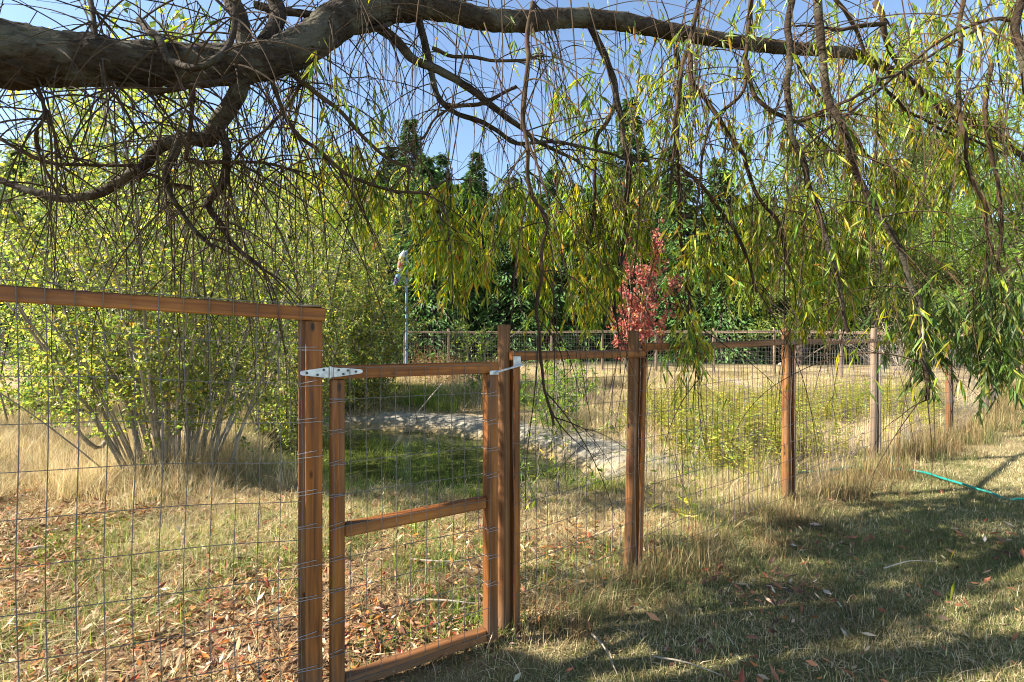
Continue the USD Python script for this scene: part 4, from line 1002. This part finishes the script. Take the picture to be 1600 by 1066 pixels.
# the wood behind them, one dark mass
rng = np.random.default_rng(55)
lv_, tr_, bt_ = conifer_parts(240, 14.0, 3.0, 26, 7, FIRC, 0.75, 0.3, 0.03, 0.8, 12)
pts, sc_ = [], []
for row, Yd in enumerate((46, 54, 64)):
    for x in np.arange(-95, 100, 4.2):
        xx, yy = x + rng.uniform(-1.5, 1.5), Yd + rng.uniform(-2.5, 2.5)
        pxx = 800 + xx / yy * FPX
        topy = np.interp(pxx, [-400, 0, 300, 560, 660, 700, 760, 850, 900, 1000, 1100, 1180, 1300, 1500, 2000], [200, 240, 260, 280, 290, 320, 330, 330, 310, 270, 320, 370, 330, 320, 250]) + rng.uniform(-15, 40)
        gz = float(ground(xx, yy))
        pts.append((xx, yy, gz)); sc_.append((EYE + (533 - topy) / FPX * yy - gz) / 14.0)
scatter('woods', [(np.vstack([lv_[0], tr_[0]]), np.vstack([lv_[1], tr_[1] + len(lv_[0])]), np.vstack([lv_[2], np.broadcast_to([0.05, 0.035, 0.025], (len(tr_[0]), 3))]))], pts, rng.uniform(0, 6, len(pts)), sc_, np.zeros(len(pts)), 'needles', 'dark conifer wood closing the view behind the field', 'woods')

# broad trees on the right
def broad_tree(name, label, base, H, R, z0, n, leafL, leafW, cols, w, seed, mat='leaf', clump=0.5, flat=0.8, bark='fir_bark', r0=0.16, nclump=60, parts=True):
    rg = np.random.default_rng(seed)
    bz = float(ground(base[0], base[1]))
    o = thing(name, label, 'tree', loc=(base[0], base[1], bz))
    tp = spline(np.array([[0, 0, -0.2], [0.1, 0, H * 0.3], [-0.1, 0.1, H * 0.6], [0.05, 0, H * 0.92]]), 0.4)
    put('trunk', tube(tp, np.linspace(r0, 0.03, len(tp)), 10, 0.15, seed), bark, o, smooth=True)
    lv, tw = [], []
    for k in range(nclump):
        t = rg.uniform(0, 1); z = z0 + (H - z0) * t
        rad = R * math.sqrt(max(0.05, 1 - ((t - 0.35) / 0.72) ** 2)) * rg.uniform(0.35, 1.05)
        a = rg.uniform(0, 2 * np.pi)
        c = np.array([math.cos(a) * rad, math.sin(a) * rad, z])
        i = min(len(tp) - 1, int(t * 0.8 * len(tp)))
        B = spline(np.array([tp[i], (tp[i] + c) / 2 + [0, 0, 0.2], c]), 0.3)
        tw.append(tube(B, np.linspace(0.035, 0.008, len(B)), 4, cap=False))
        m = n // nclump
        q = rg.normal(0, 1, (m, 3)) * clump * np.array([1, 1, flat]) * 0.55 + c
        ax = unit(unit(q - c) + rg.normal(0, 0.5, (m, 3)))
        Ls = leafL * rg.uniform(0.6, 1.3, m)
        lv.append(leaves(q, ax, rg.normal(0, 1, (m, 3)), Ls, Ls * leafW, palette(rg, m, cols, w, 0.25) * rg.uniform(0.75, 1.2), 0.15, 0.1, 0.5))
    put('boughs', join(tw), bark, o, kind='stuff')
    V, F, Cc = join(lv)
    put('crown', (V, F), mat, o, tint=Cc, kind='stuff')
    return o
bt = lambda x, Yd: tuple(px(x, 533, Yd)[:2])
broad_tree('pine_tree', 'yellow green pine with puffs of needles at the right edge', bt(1600, 17), 9.5, 2.8, 2.4, 26000, 0.17, 0.26, [(0.11, 0.18, 0.030), (0.15, 0.22, 0.035), (0.07, 0.12, 0.025)], [3, 3, 1], 301, clump=0.66, flat=0.55, nclump=70)
broad_tree('pine_tree', 'thick-trunked pine with brown lower twigs behind the far fence', bt(1368, 23), 12.5, 3.4, 3.0, 20000, 0.19, 0.26, [(0.09, 0.13, 0.03), (0.13, 0.16, 0.035), (0.20, 0.13, 0.06)], [3, 2, 1], 302, clump=0.7, nclump=80, r0=0.32, bark='fir_bark')
broad_tree('leafy_tree', 'yellow green leafy tree behind the hanging willow curtain', bt(1250, 24), 10.5, 3.0, 1.2, 20000, 0.15, 0.5, [(0.13, 0.19, 0.035), (0.20, 0.23, 0.04), (0.08, 0.13, 0.028)], [3, 2, 2], 303, nclump=110, clump=0.6)
broad_tree('leafy_tree', 'rusty brown leafed tree near the right edge behind the fence', bt(1570, 22), 4.9, 2.4, 0.8, 11000, 0.12, 0.5, [(0.24, 0.10, 0.03), (0.30, 0.16, 0.05), (0.13, 0.09, 0.04)], [3, 2, 2], 304, nclump=60)
broad_tree('leafy_tree', 'dull green tree between the grey trunk and the right edge', bt(1475, 25), 12.0, 3.6, 1.5, 22000, 0.16, 0.5, [(0.09, 0.13, 0.035), (0.14, 0.17, 0.04), (0.19, 0.15, 0.05)], [3, 2, 1], 305, nclump=110, clump=0.65)
shrub('bare_shrub', 'tangle of bare grey twigs beside the thick pine trunk', 'shrub', bt(1420, 20.0), 30, 3.0, 1.8, 0.9, 0.07, 0.5, 2, [(0.20, 0.15, 0.07), (0.14, 0.14, 0.05)], None, 306, mat='dead_wood', r0=0.014, ntw=16, leaf_from=0.1)
shrub('bare_shrub', 'pale bare shrub near the right edge beyond the fence corner', 'shrub', bt(1590, 19.0), 26, 2.5, 1.6, 0.9, 0.07, 0.5, 2, [(0.25, 0.18, 0.08), (0.14, 0.14, 0.05)], None, 307, mat='dead_wood', r0=0.012, ntw=16, leaf_from=0.1)

# ------------------------------------------------------------------ windsock pole, hose, bits on the ground
wp = px(635, 560, 17.0); wz = float(ground(wp[0], wp[1]))
pole = thing('flag_pole', 'slim blue grey pole standing by the far fence', 'pole', loc=(wp[0], wp[1], wz))
ph = px(635, 392, 17.0)[2] - wz
put('pole_tube', tube(np.array([[0, 0, -0.1], [0, 0, 1.5], [0, 0, ph]]), [0.055, 0.05, 0.04], 12), 'painted_pole', pole, smooth=True)
put('pole_collar', tube(np.array([[0, 0, 1.0], [0, 0, 1.06]]), 0.065, 12), 'dark_screw', pole)
plain('sock_white', (0.5, 0.5, 0.52)); plain('sock_red', (0.36, 0.10, 0.07)); plain('sock_blue', (0.10, 0.25, 0.40)); plain('sock_violet', (0.13, 0.10, 0.26)); plain('sock_yellow', (0.4, 0.29, 0.09))
so = thing('windsock', 'limp windsock of white, red and blue bands hanging from the pole', 'windsock', loc=(wp[0], wp[1], wz))
sp = spline(np.array([[-0.06, -0.04, ph - 0.02], [-0.15, -0.05, ph - 0.22], [-0.20, -0.06, ph - 0.5], [-0.24, -0.05, ph - 0.8], [-0.34, -0.06, ph - 1.05], [-0.40, -0.06, ph - 1.22]]), 0.05)
rad = np.interp(np.linspace(0, 1, len(sp)), [0, .15, .5, .8, 1], [0.04, 0.09, 0.10, 0.085, 0.04])
cuts = [(0, .2, 'sock_white'), (.2, .33, 'sock_yellow'), (.33, .5, 'sock_red'), (.5, .58, 'sock_white'), (.58, .82, 'sock_blue'), (.82, 1, 'sock_violet')]
for a, b, mt in cuts:
    i, j = int(a * (len(sp) - 1)), int(b * (len(sp) - 1))
    seg = sp[i:j + 1]
    if len(seg) < 2: continue
    V, F = tube(seg, rad[i:j + 1] * 1.0, 14, 0.2, 3, cap=False)
    put('band', (V, F), mt, so, smooth=True)

hp_ = np.array([[3.2, 5.9], [3.45, 5.75], [3.8, 5.85], [4.2, 6.0], [4.55, 5.95], [4.84, 5.79], [4.84, 5.45], [4.86, 5.24], [4.92, 5.02], [5.08, 4.80], [5.5, 4.6], [6.2, 4.5]])
hs = spline(np.c_[hp_, ground(hp_[:, 0], hp_[:, 1]) + 0.03], 0.05)
hs[:, 2] = ground(hs[:, 0], hs[:, 1]) + 0.028 + 0.03 * (meshkit.noise(np.c_[hs[:, :2] * 2.5, hs[:, 2] * 0]) )
hs[:, 2] -= 0.035 * np.exp(-(((hs[:, 0] - 4.99) / 0.05) ** 2 + ((hs[:, 1] - 4.91) / 0.07) ** 2))
ho = thing('garden_hose', 'teal green garden hose lying across the lawn and under the fence', 'hose')
put('hose_tube', tube(hs, 0.0125, 10), 'hose_green', ho, smooth=True)

# ------------------------------------------------------------------ grasses
GREEN = [(0.10, 0.14, 0.038), (0.14, 0.17, 0.05), (0.19, 0.19, 0.06), (0.30, 0.25, 0.12), (0.07, 0.10, 0.03)]
STRAW = [(0.50, 0.40, 0.22), (0.60, 0.50, 0.31), (0.38, 0.28, 0.13), (0.27, 0.18, 0.085), (0.24, 0.23, 0.08)]
BROWN = [(0.24, 0.155, 0.07), (0.36, 0.25, 0.12), (0.15, 0.095, 0.045), (0.14, 0.14, 0.05), (0.48, 0.38, 0.2)]
LUSH = [(0.14, 0.23, 0.035), (0.20, 0.28, 0.04), (0.27, 0.30, 0.05), (0.34, 0.29, 0.08)]
def fill(rng, n, x0, x1, y0, y1, keep):
    """n points where keep(x, y) (a weight 0..1) allows them"""
    x, y = rng.uniform(x0, x1, n), rng.uniform(y0, y1, n)
    k = rng.uniform(0, 1, n) < keep(x, y)
    return np.stack([x[k], y[k], ground(x[k], y[k])], 1)
inview = lambda x, y: (np.abs(x) < 1.12 * y + 0.5).astype(float)
onbank = lambda x, y: ((pond(x, y) < 1.28 + 0.25 * smooth(-2.0, 0.5, x)) & (x * 0.75 + (y - 8) * 0.66 > -1.9) & (y > 5.45) & (y < 11.5)).astype(float)
nz = lambda x, y, s, k: meshkit.fbm(np.stack([x * s, y * s, 0 * x], -1), 3, k)
def sow(name, protos, pos, s0, s1, mat, label, cat, seed, flat=None):
    rg = np.random.default_rng(seed)
    n = len(pos)
    sc = rg.uniform(s0, s1, n)
    if flat is not None:
        sc = np.stack([sc, sc, sc * flat(pos[:, 0], pos[:, 1])], 1)
    return scatter(name, protos, pos, rg.uniform(0, 6.283, n), sc, rg.integers(0, len(protos), n), mat, label, cat)

rng = np.random.default_rng(77)
# lawn
LP = [blades(rng, 900, 0.30, 0.025, 0.07, 1.0, 0.0042, GREEN, [2, 2.5, 3, 5, 1.3], 2, clumps=40, csd=0.055) for _ in range(4)]
pos = fill(rng, 5200, -1.0, 12, 1.6, 12, lambda x, y: (across(x, y) > 0.12) * inview(x, y) * np.clip(4.5 / y, 0.3, 1) * (1 - 0.8 * smooth(5.0, 8.5, y + 0.35 * x - 1.4)) * np.clip(0.35 + smooth(0.62, 0.5, nz(x, y, 0.9, 9)), 0, 1))
sow('lawn_grass', LP, pos, 0.7, 1.2, 'grass', 'short mown lawn of green and dry blades on the near side of the fence', 'grass', 1)
LD = [blades(rng, 520, 0.32, 0.025, 0.075, 1.3, 0.004, STRAW, [4, 4, 2, 1, 1.5], 2, clumps=30, csd=0.07) for _ in range(3)]
pos = fill(rng, 4200, -1.0, 16, 1.6, 17, lambda x, y: (across(x, y) > 0.12) * inview(x, y) * np.clip(0.42 + smooth(4.2, 8, y + 0.4 * x - 1.0) + 0.8 * smooth(0.5, 0.62, nz(x, y, 0.9, 9)), 0, 1))
sow('dry_lawn_grass', LD, pos, 0.7, 1.3, 'grass', 'sun dried patches of straw coloured lawn', 'grass', 2)
# long grass along the fence
FG = [blades(rng, 150, 0.15, 0.10, 0.36, 0.6, 0.0042, BROWN, [3, 2, 4, 3, 1.5], 4, clumps=6, csd=0.04) for _ in range(4)] + [blades(rng, 150, 0.16, 0.08, 0.24, 0.8, 0.0045, GREEN, [3, 3, 2, 3, 3], 3, clumps=7, csd=0.05) for _ in range(2)]
pos = fill(rng, 9000, -0.9, 15.5, 2.2, 15, lambda x, y: np.exp(-((across(x, y) - 0.14) / 0.24) ** 2) * inview(x, y) * smooth(-0.05, 0.5, x))
sow('fence_grass', FG, pos, 0.5, 1.15, 'grass', 'long uncut brown grass along the foot of the right fence', 'grass', 3, flat=lambda x, y: 0.95 + 0.75 * smooth(2.5, 5.5, x))
# meadow behind the left fence and gate
MG = [blades(rng, 420, 0.33, 0.04, 0.17, 1.7, 0.0042, STRAW, [4, 4, 3, 2, 2], 3, clumps=22, csd=0.07) for _ in range(4)]
pos = fill(rng, 3600, -8, 4, 1.5, 8, lambda x, y: (across(x, y) < 0.0) * inview(x, y) * (pond(x, y) > 1.1) * (1 - 0.97 * onbank(x, y)) * np.clip(0.2 + 0.8 * smooth(0.42, 0.6, nz(x, y, 1.1, 31)) , 0, 1) * np.clip(0.25 + 0.75 * smooth(3.0, 4.8, y), 0, 1))
sow('meadow_grass', MG, pos, 0.6, 1.2, 'grass', 'matted dry straw behind the gate', 'grass', 4)
MGr = [blades(rng, 130, 0.2, 0.05, 0.16, 0.9, 0.0055, LUSH[:3] + GREEN[:2], None, 3, clumps=8, csd=0.05) for _ in range(2)]
pos = fill(rng, 2400, -8, 4, 1.6, 8, lambda x, y: (across(x, y) < -0.1) * inview(x, y) * (pond(x, y) > 1.06) * smooth(0.50, 0.64, nz(x, y, 0.8, 33)))
sow('meadow_weeds', MGr, pos, 0.6, 1.3, 'grass', 'green weeds coming through the dry meadow', 'weeds', 5)
TS = [blades(rng, 150, 0.24, 0.28, 0.62, 0.75, 0.005, STRAW, [5, 5, 3, 1, 1], 4, clumps=8, csd=0.07) for _ in range(4)]
pos = fill(rng, 3000, -10, 0, 4.2, 12, lambda x, y: (across(x, y) < -0.3) * inview(x, y) * (pond(x, y) > 1.12) * smooth(-2.2, -3.8, x + 0.2 * (y - 5)) * smooth(4.6, 5.6, y - 0.12 * (x + 4)) * 0.7)
sow('tall_straw', TS, pos, 0.6, 1.1, 'grass', 'tall pale straw grass round the left shrub', 'grass', 6)
# green round the pond
PG = [blades(rng, 160, 0.22, 0.10, 0.34, 0.55, 0.0055, LUSH, [3, 3, 2, 1.5], 4, clumps=9, csd=0.05) for _ in range(4)]
ring_w = lambda x, y: np.exp(-((pond(x, y) - 1.10) / 0.07) ** 2) * (1 - onbank(x, y)) * smooth(0.35, 0.55, nz(x, y, 1.2, 71))
pos = fill(rng, 3600, -7, 3, 4.8, 13, lambda x, y: ring_w(x, y) * 0.8)
sow('pond_grass', PG, pos, 0.5, 0.95, 'grass', 'lush green grass round the rim of the pond', 'grass', 7)
pos = fill(rng, 1800, -5, 0.6, 11.0, 15.0, lambda x, y: (pond(x, y) > 1.18) * smooth(0.8, -0.8, x - 0.1 * (y - 10)) * smooth(0.40, 0.56, nz(x, y, 0.9, 72)) * 0.7)
sow('pond_grass', PG, pos, 0.8, 1.5, 'grass', 'bright green grass on the far bank of the pond', 'grass', 8)
pos = fill(rng, 380, -5, 2, 5, 12, lambda x, y: (pond(x, y) < 0.97) * smooth(0.47, 0.60, nz(x, y, 0.9, 14)))
pos[:, 2] = WATER - 0.06
sow('pond_reeds', PG, pos, 0.45, 1.05, 'grass', 'thin green reeds standing in the pond water', 'reeds', 9)
# floating weed
n = 5200
x, y = rng.uniform(-5.5, 2, n), rng.uniform(5, 11.5, n)
k = (pond(x, y) < 0.98) & (rng.uniform(0, 1, n) < 0.05 + 0.6 * smooth(0.56, 0.70, nz(x, y, 1.4, 15)))
x, y = x[k], y[k]; n = len(x)
a = rng.uniform(0, 6.283, n)
V, F, Cc = leaves(np.c_[x, y, np.full(n, WATER + 0.006) + rng.uniform(0, 0.03, n)], np.c_[np.cos(a), np.sin(a), rng.normal(0, 0.2, n)], np.c_[-np.sin(a), np.cos(a), rng.normal(0, 0.25, n)], rng.uniform(0.03, 0.085, n), rng.uniform(0.02, 0.05, n), palette(rng, n, [(0.12, 0.19, 0.035), (0.20, 0.25, 0.05), (0.08, 0.12, 0.03), (0.30, 0.27, 0.07)], [3, 3, 2, 1]), 0.05, 0.0, 0.5)
tag(put('floating_weed', (V, F), 'leaf', tint=Cc, kind='stuff'), 'small green leaves floating on the pond', 'weeds')
# field beyond the right fence
bare_w = lambda x, y: 1 - 0.9 * np.exp(-(((x - 7.5) / 4.0) ** 2 + ((y - 14.5) / 2.6) ** 2))
bankfree = lambda x, y: (pond(x, y) > 1.08) * (1 - 0.97 * onbank(x, y))
pos = fill(rng, 4200, 0.0, 14, 3.4, 20, lambda x, y: (across(x, y) < -0.02) * inview(x, y) * bankfree(x, y) * np.clip(0.35 + 0.65 * smooth(0.4, 0.58, nz(x, y, 0.8, 41)), 0, 1) * bare_w(x, y))
sow('field_grass', MG, pos, 0.8, 1.5, 'grass', 'dry pale grass of the field beyond the right fence', 'grass', 10, flat=lambda x, y: 0.4 + 0.6 * smooth(5.2, 7.0, y + 0.5 * np.maximum(x - 1.5, 0)))
pos = fill(rng, 2600, 1.0, 13, 4.6, 16, lambda x, y: (across(x, y) < -0.25) * inview(x, y) * bankfree(x, y) * smooth(0.42, 0.6, nz(x, y, 0.9, 43)) * bare_w(x, y) * 0.8)
sow('field_straw', TS, pos, 0.5, 0.95, 'grass', 'taller straw stalks standing in the field beyond the right fence', 'grass', 14)
pos = fill(rng, 1500, -12, 2, 11, 20, lambda x, y: inview(x, y) * (pond(x, y) > 1.3) * 0.8)
sow('field_grass', MG + TS[:1], pos, 1.0, 1.7, 'grass', 'dry pale grass between the pond and the far fence', 'grass', 11)
# yellow green weeds
def weed(rg, n, H, cols, w):
    out = []
    for s in range(n):
        b = np.r_[rg.normal(0, 0.10, 2), -0.02]; top = b + np.r_[rg.normal(0, 0.10, 2), H * rg.uniform(0.55, 1)]
        P = spline(np.array([b, (b + top) / 2 + rg.normal(0, 0.02, 3), top]), 0.1)
        V, F = tube(P, np.linspace(0.003, 0.0014, len(P)), 3, cap=False)
        out.append((V, F, np.broadcast_to([0.22, 0.18, 0.06], V.shape)))
        m = rg.integers(16, 26)
        t = rg.uniform(0.15, 1, m); i = np.minimum((t * (len(P) - 1)).astype(int), len(P) - 2)
        a = rg.uniform(0, 6.283, m)
        ax = np.c_[np.cos(a), np.sin(a), rg.uniform(0.1, 0.9, m)]
        Ls = rg.uniform(0.035, 0.085, m) * (1.15 - 0.5 * t)
        out.append(leaves(P[i], ax, rg.normal(0, 1, (m, 3)), Ls, Ls * 0.22, palette(rg, m, cols, w), 0.2, 0.2, 0.45))
    return join(out)
WD = [weed(rng, 7, 0.8, [(0.25, 0.29, 0.045), (0.36, 0.33, 0.05), (0.15, 0.21, 0.04), (0.44, 0.36, 0.13)], [3, 3, 2, 1]) for _ in range(4)]
pos = fill(rng, 3300, 0.6, 9.5, 4.3, 11.5, lambda x, y: (across(x, y) < -0.35) * (pond(x, y) > 1.3) * (1 - onbank(x, y)) * smooth(0.42, 0.60, nz(x, y, 0.7, 51)) * smooth(-5.0, -3.0, across(x, y)))
sow('yellow_weeds', WD, pos, 0.6, 1.35, 'leaf', 'yellow green goldenrod-like weeds behind the right fence', 'weeds', 12)
WR = [weed(rng, 6, 1.0, [(0.20, 0.10, 0.06), (0.28, 0.15, 0.09), (0.14, 0.07, 0.04)], None) for _ in range(2)]
pos = np.array([[*px(x, 560, Yd)[:2], 0] for x, Yd in zip(rng.uniform(640, 715, 26), rng.uniform(14.5, 18.5, 26))])
pos[:, 2] = ground(pos[:, 0], pos[:, 1])
sow('dock_weeds', WR, pos, 0.9, 1.5, 'leaf', 'russet dead dock stalks beside the blue grey pole', 'weeds', 13)
# ivy-like green patches by the gate
# ------------------------------------------------------------------ leaf litter, sticks
def litter(n, keep, x0, x1, y0, y1, cols, w, size, seed, lift=0.012):
    rg = np.random.default_rng(seed)
    p = fill(rg, n, x0, x1, y0, y1, keep); n = len(p)
    a = rg.uniform(0, 6.283, n)
    p[:, 2] += rg.uniform(0.004, 0.03, n) + lift
    ax = np.c_[np.cos(a), np.sin(a), rg.normal(0.05, 0.30, n)]
    sd = np.c_[-np.sin(a), np.cos(a), rg.normal(0, 0.55, n)]
    Ls = size * np.exp(rg.normal(-0.25, 0.5, n)).clip(0.25, 1.7)
    return leaves(p, ax, sd, Ls, Ls * rg.uniform(0.18, 0.45, n), palette(rg, n, cols, w, 0.3), rg.uniform(-0.4, 0.4, (n, 1)), rg.uniform(-0.35, 0.35, (n, 1)), 0.48)
LC = [(0.20, 0.085, 0.035), (0.28, 0.14, 0.055), (0.36, 0.22, 0.11), (0.48, 0.37, 0.24), (0.11, 0.055, 0.03), (0.42, 0.15, 0.03), (0.26, 0.06, 0.028)]
lw = [5, 4, 3.5, 2.2, 4, 1.4, 1.3]
dn = lambda x, y: (across(x, y) < 0.05) * inview(x, y) * (pond(x, y) > 1.08) * (1 - onbank(x, y)) * np.clip(0.12 + smooth(5.6, 3.4, y + 0.12 * x), 0, 1) * np.clip(0.45 + smooth(0.36, 0.56, nz(x, y, 1.2, 61)), 0, 1)
V, F, Cc = litter(80000, dn, -7, 1.6, 1.5, 6.2, LC, lw, 0.045, 401)
tag(put('fallen_leaves', (V, F), 'litter', tint=Cc, kind='stuff'), 'carpet of fallen red and brown leaves behind the gate', 'leaves')
dn2 = lambda x, y: (across(x, y) > 0.0) * inview(x, y) * smooth(7.0, 2.5, y + 0.3 * x) * np.clip(0.12 + smooth(0.48, 0.64, nz(x, y, 1.3, 62)), 0, 1)
V, F, Cc = litter(13000, dn2, -0.8, 5, 1.6, 6.5, [(0.20, 0.085, 0.045), (0.28, 0.13, 0.06), (0.38, 0.27, 0.17), (0.48, 0.40, 0.31), (0.11, 0.055, 0.035), (0.36, 0.14, 0.03), (0.25, 0.06, 0.03)], [5, 4, 3, 1.5, 6, 0.7, 0.8], 0.055, 402, 0.025)
tag(put('fallen_leaves', (V, F), 'litter', tint=Cc, kind='stuff'), 'fallen willow leaves scattered over the shaded lawn', 'leaves')
rg = np.random.default_rng(71)
def stick(a, b, r, lab, k):
    P = spline(np.array([a, (a + b) / 2 + np.r_[rg.normal(0, 0.05, 2), 0.02], b]), 0.06)
    P[:, 2] = np.maximum(P[:, 2], ground(P[:, 0], P[:, 1]) + 0.02)
    tag(put('fallen_stick', tube(P, np.linspace(r, r * 0.4, len(P)), 6), 'dead_wood', smooth=True), lab, 'stick')
gg = lambda x, y: np.r_[gp0(x, y), 0.03]
stick(gg(925, 1000), gg(965, 1064), 0.006, 'pale stick on the lawn pointing away from the gate latch post', 1)
stick(gg(1020, 1035), gg(1130, 1066), 0.005, 'thin stick lying at the front of the shaded lawn', 2)
stick(gg(1380, 895), gg(1465, 885), 0.005, 'long thin twig lying on the sunlit strip of lawn', 3)
stick(gg(640, 880), gg(740, 882), 0.007, 'pale stick on the straw seen through the lower half of the gate', 4)
stick(gg(640, 945), gg(755, 952), 0.007, 'curved pale stick near the bottom rail of the gate', 5)
stick(gg(30, 868), gg(75, 862), 0.016, 'short dark branch lying in the meadow by the left edge', 6)
stick(px(690, 600, 7.6), px(610, 705, 6.6), 0.009, 'leaning dead stick rising out of the pond', 7)
# stones and red earth by the far fence
for i, (x, y, s, lab) in enumerate(((1190, 566, 0.25, 'pale stone at the left end of the red earth bed'), (1225, 577, 0.2, 'low stone edging the red earth bed'), (1375, 583, 0.22, 'rounded stone near the foot of the pine'))):
    c = gp0(x, y, EYE - 0.2)
    import trimesh
    ic = trimesh.creation.icosphere(3, s)
    V = ic.vertices * (1 + 0.5 * (meshkit.fbm(ic.vertices * 4 + i * 9, 3, i)[:, None] - 0.5)) * [1.4, 1, 0.6]
    tag(put('stone', (V + [c[0], c[1], float(ground(*c)) + 0.02], ic.faces), 'rock', smooth=True), lab, 'stone')
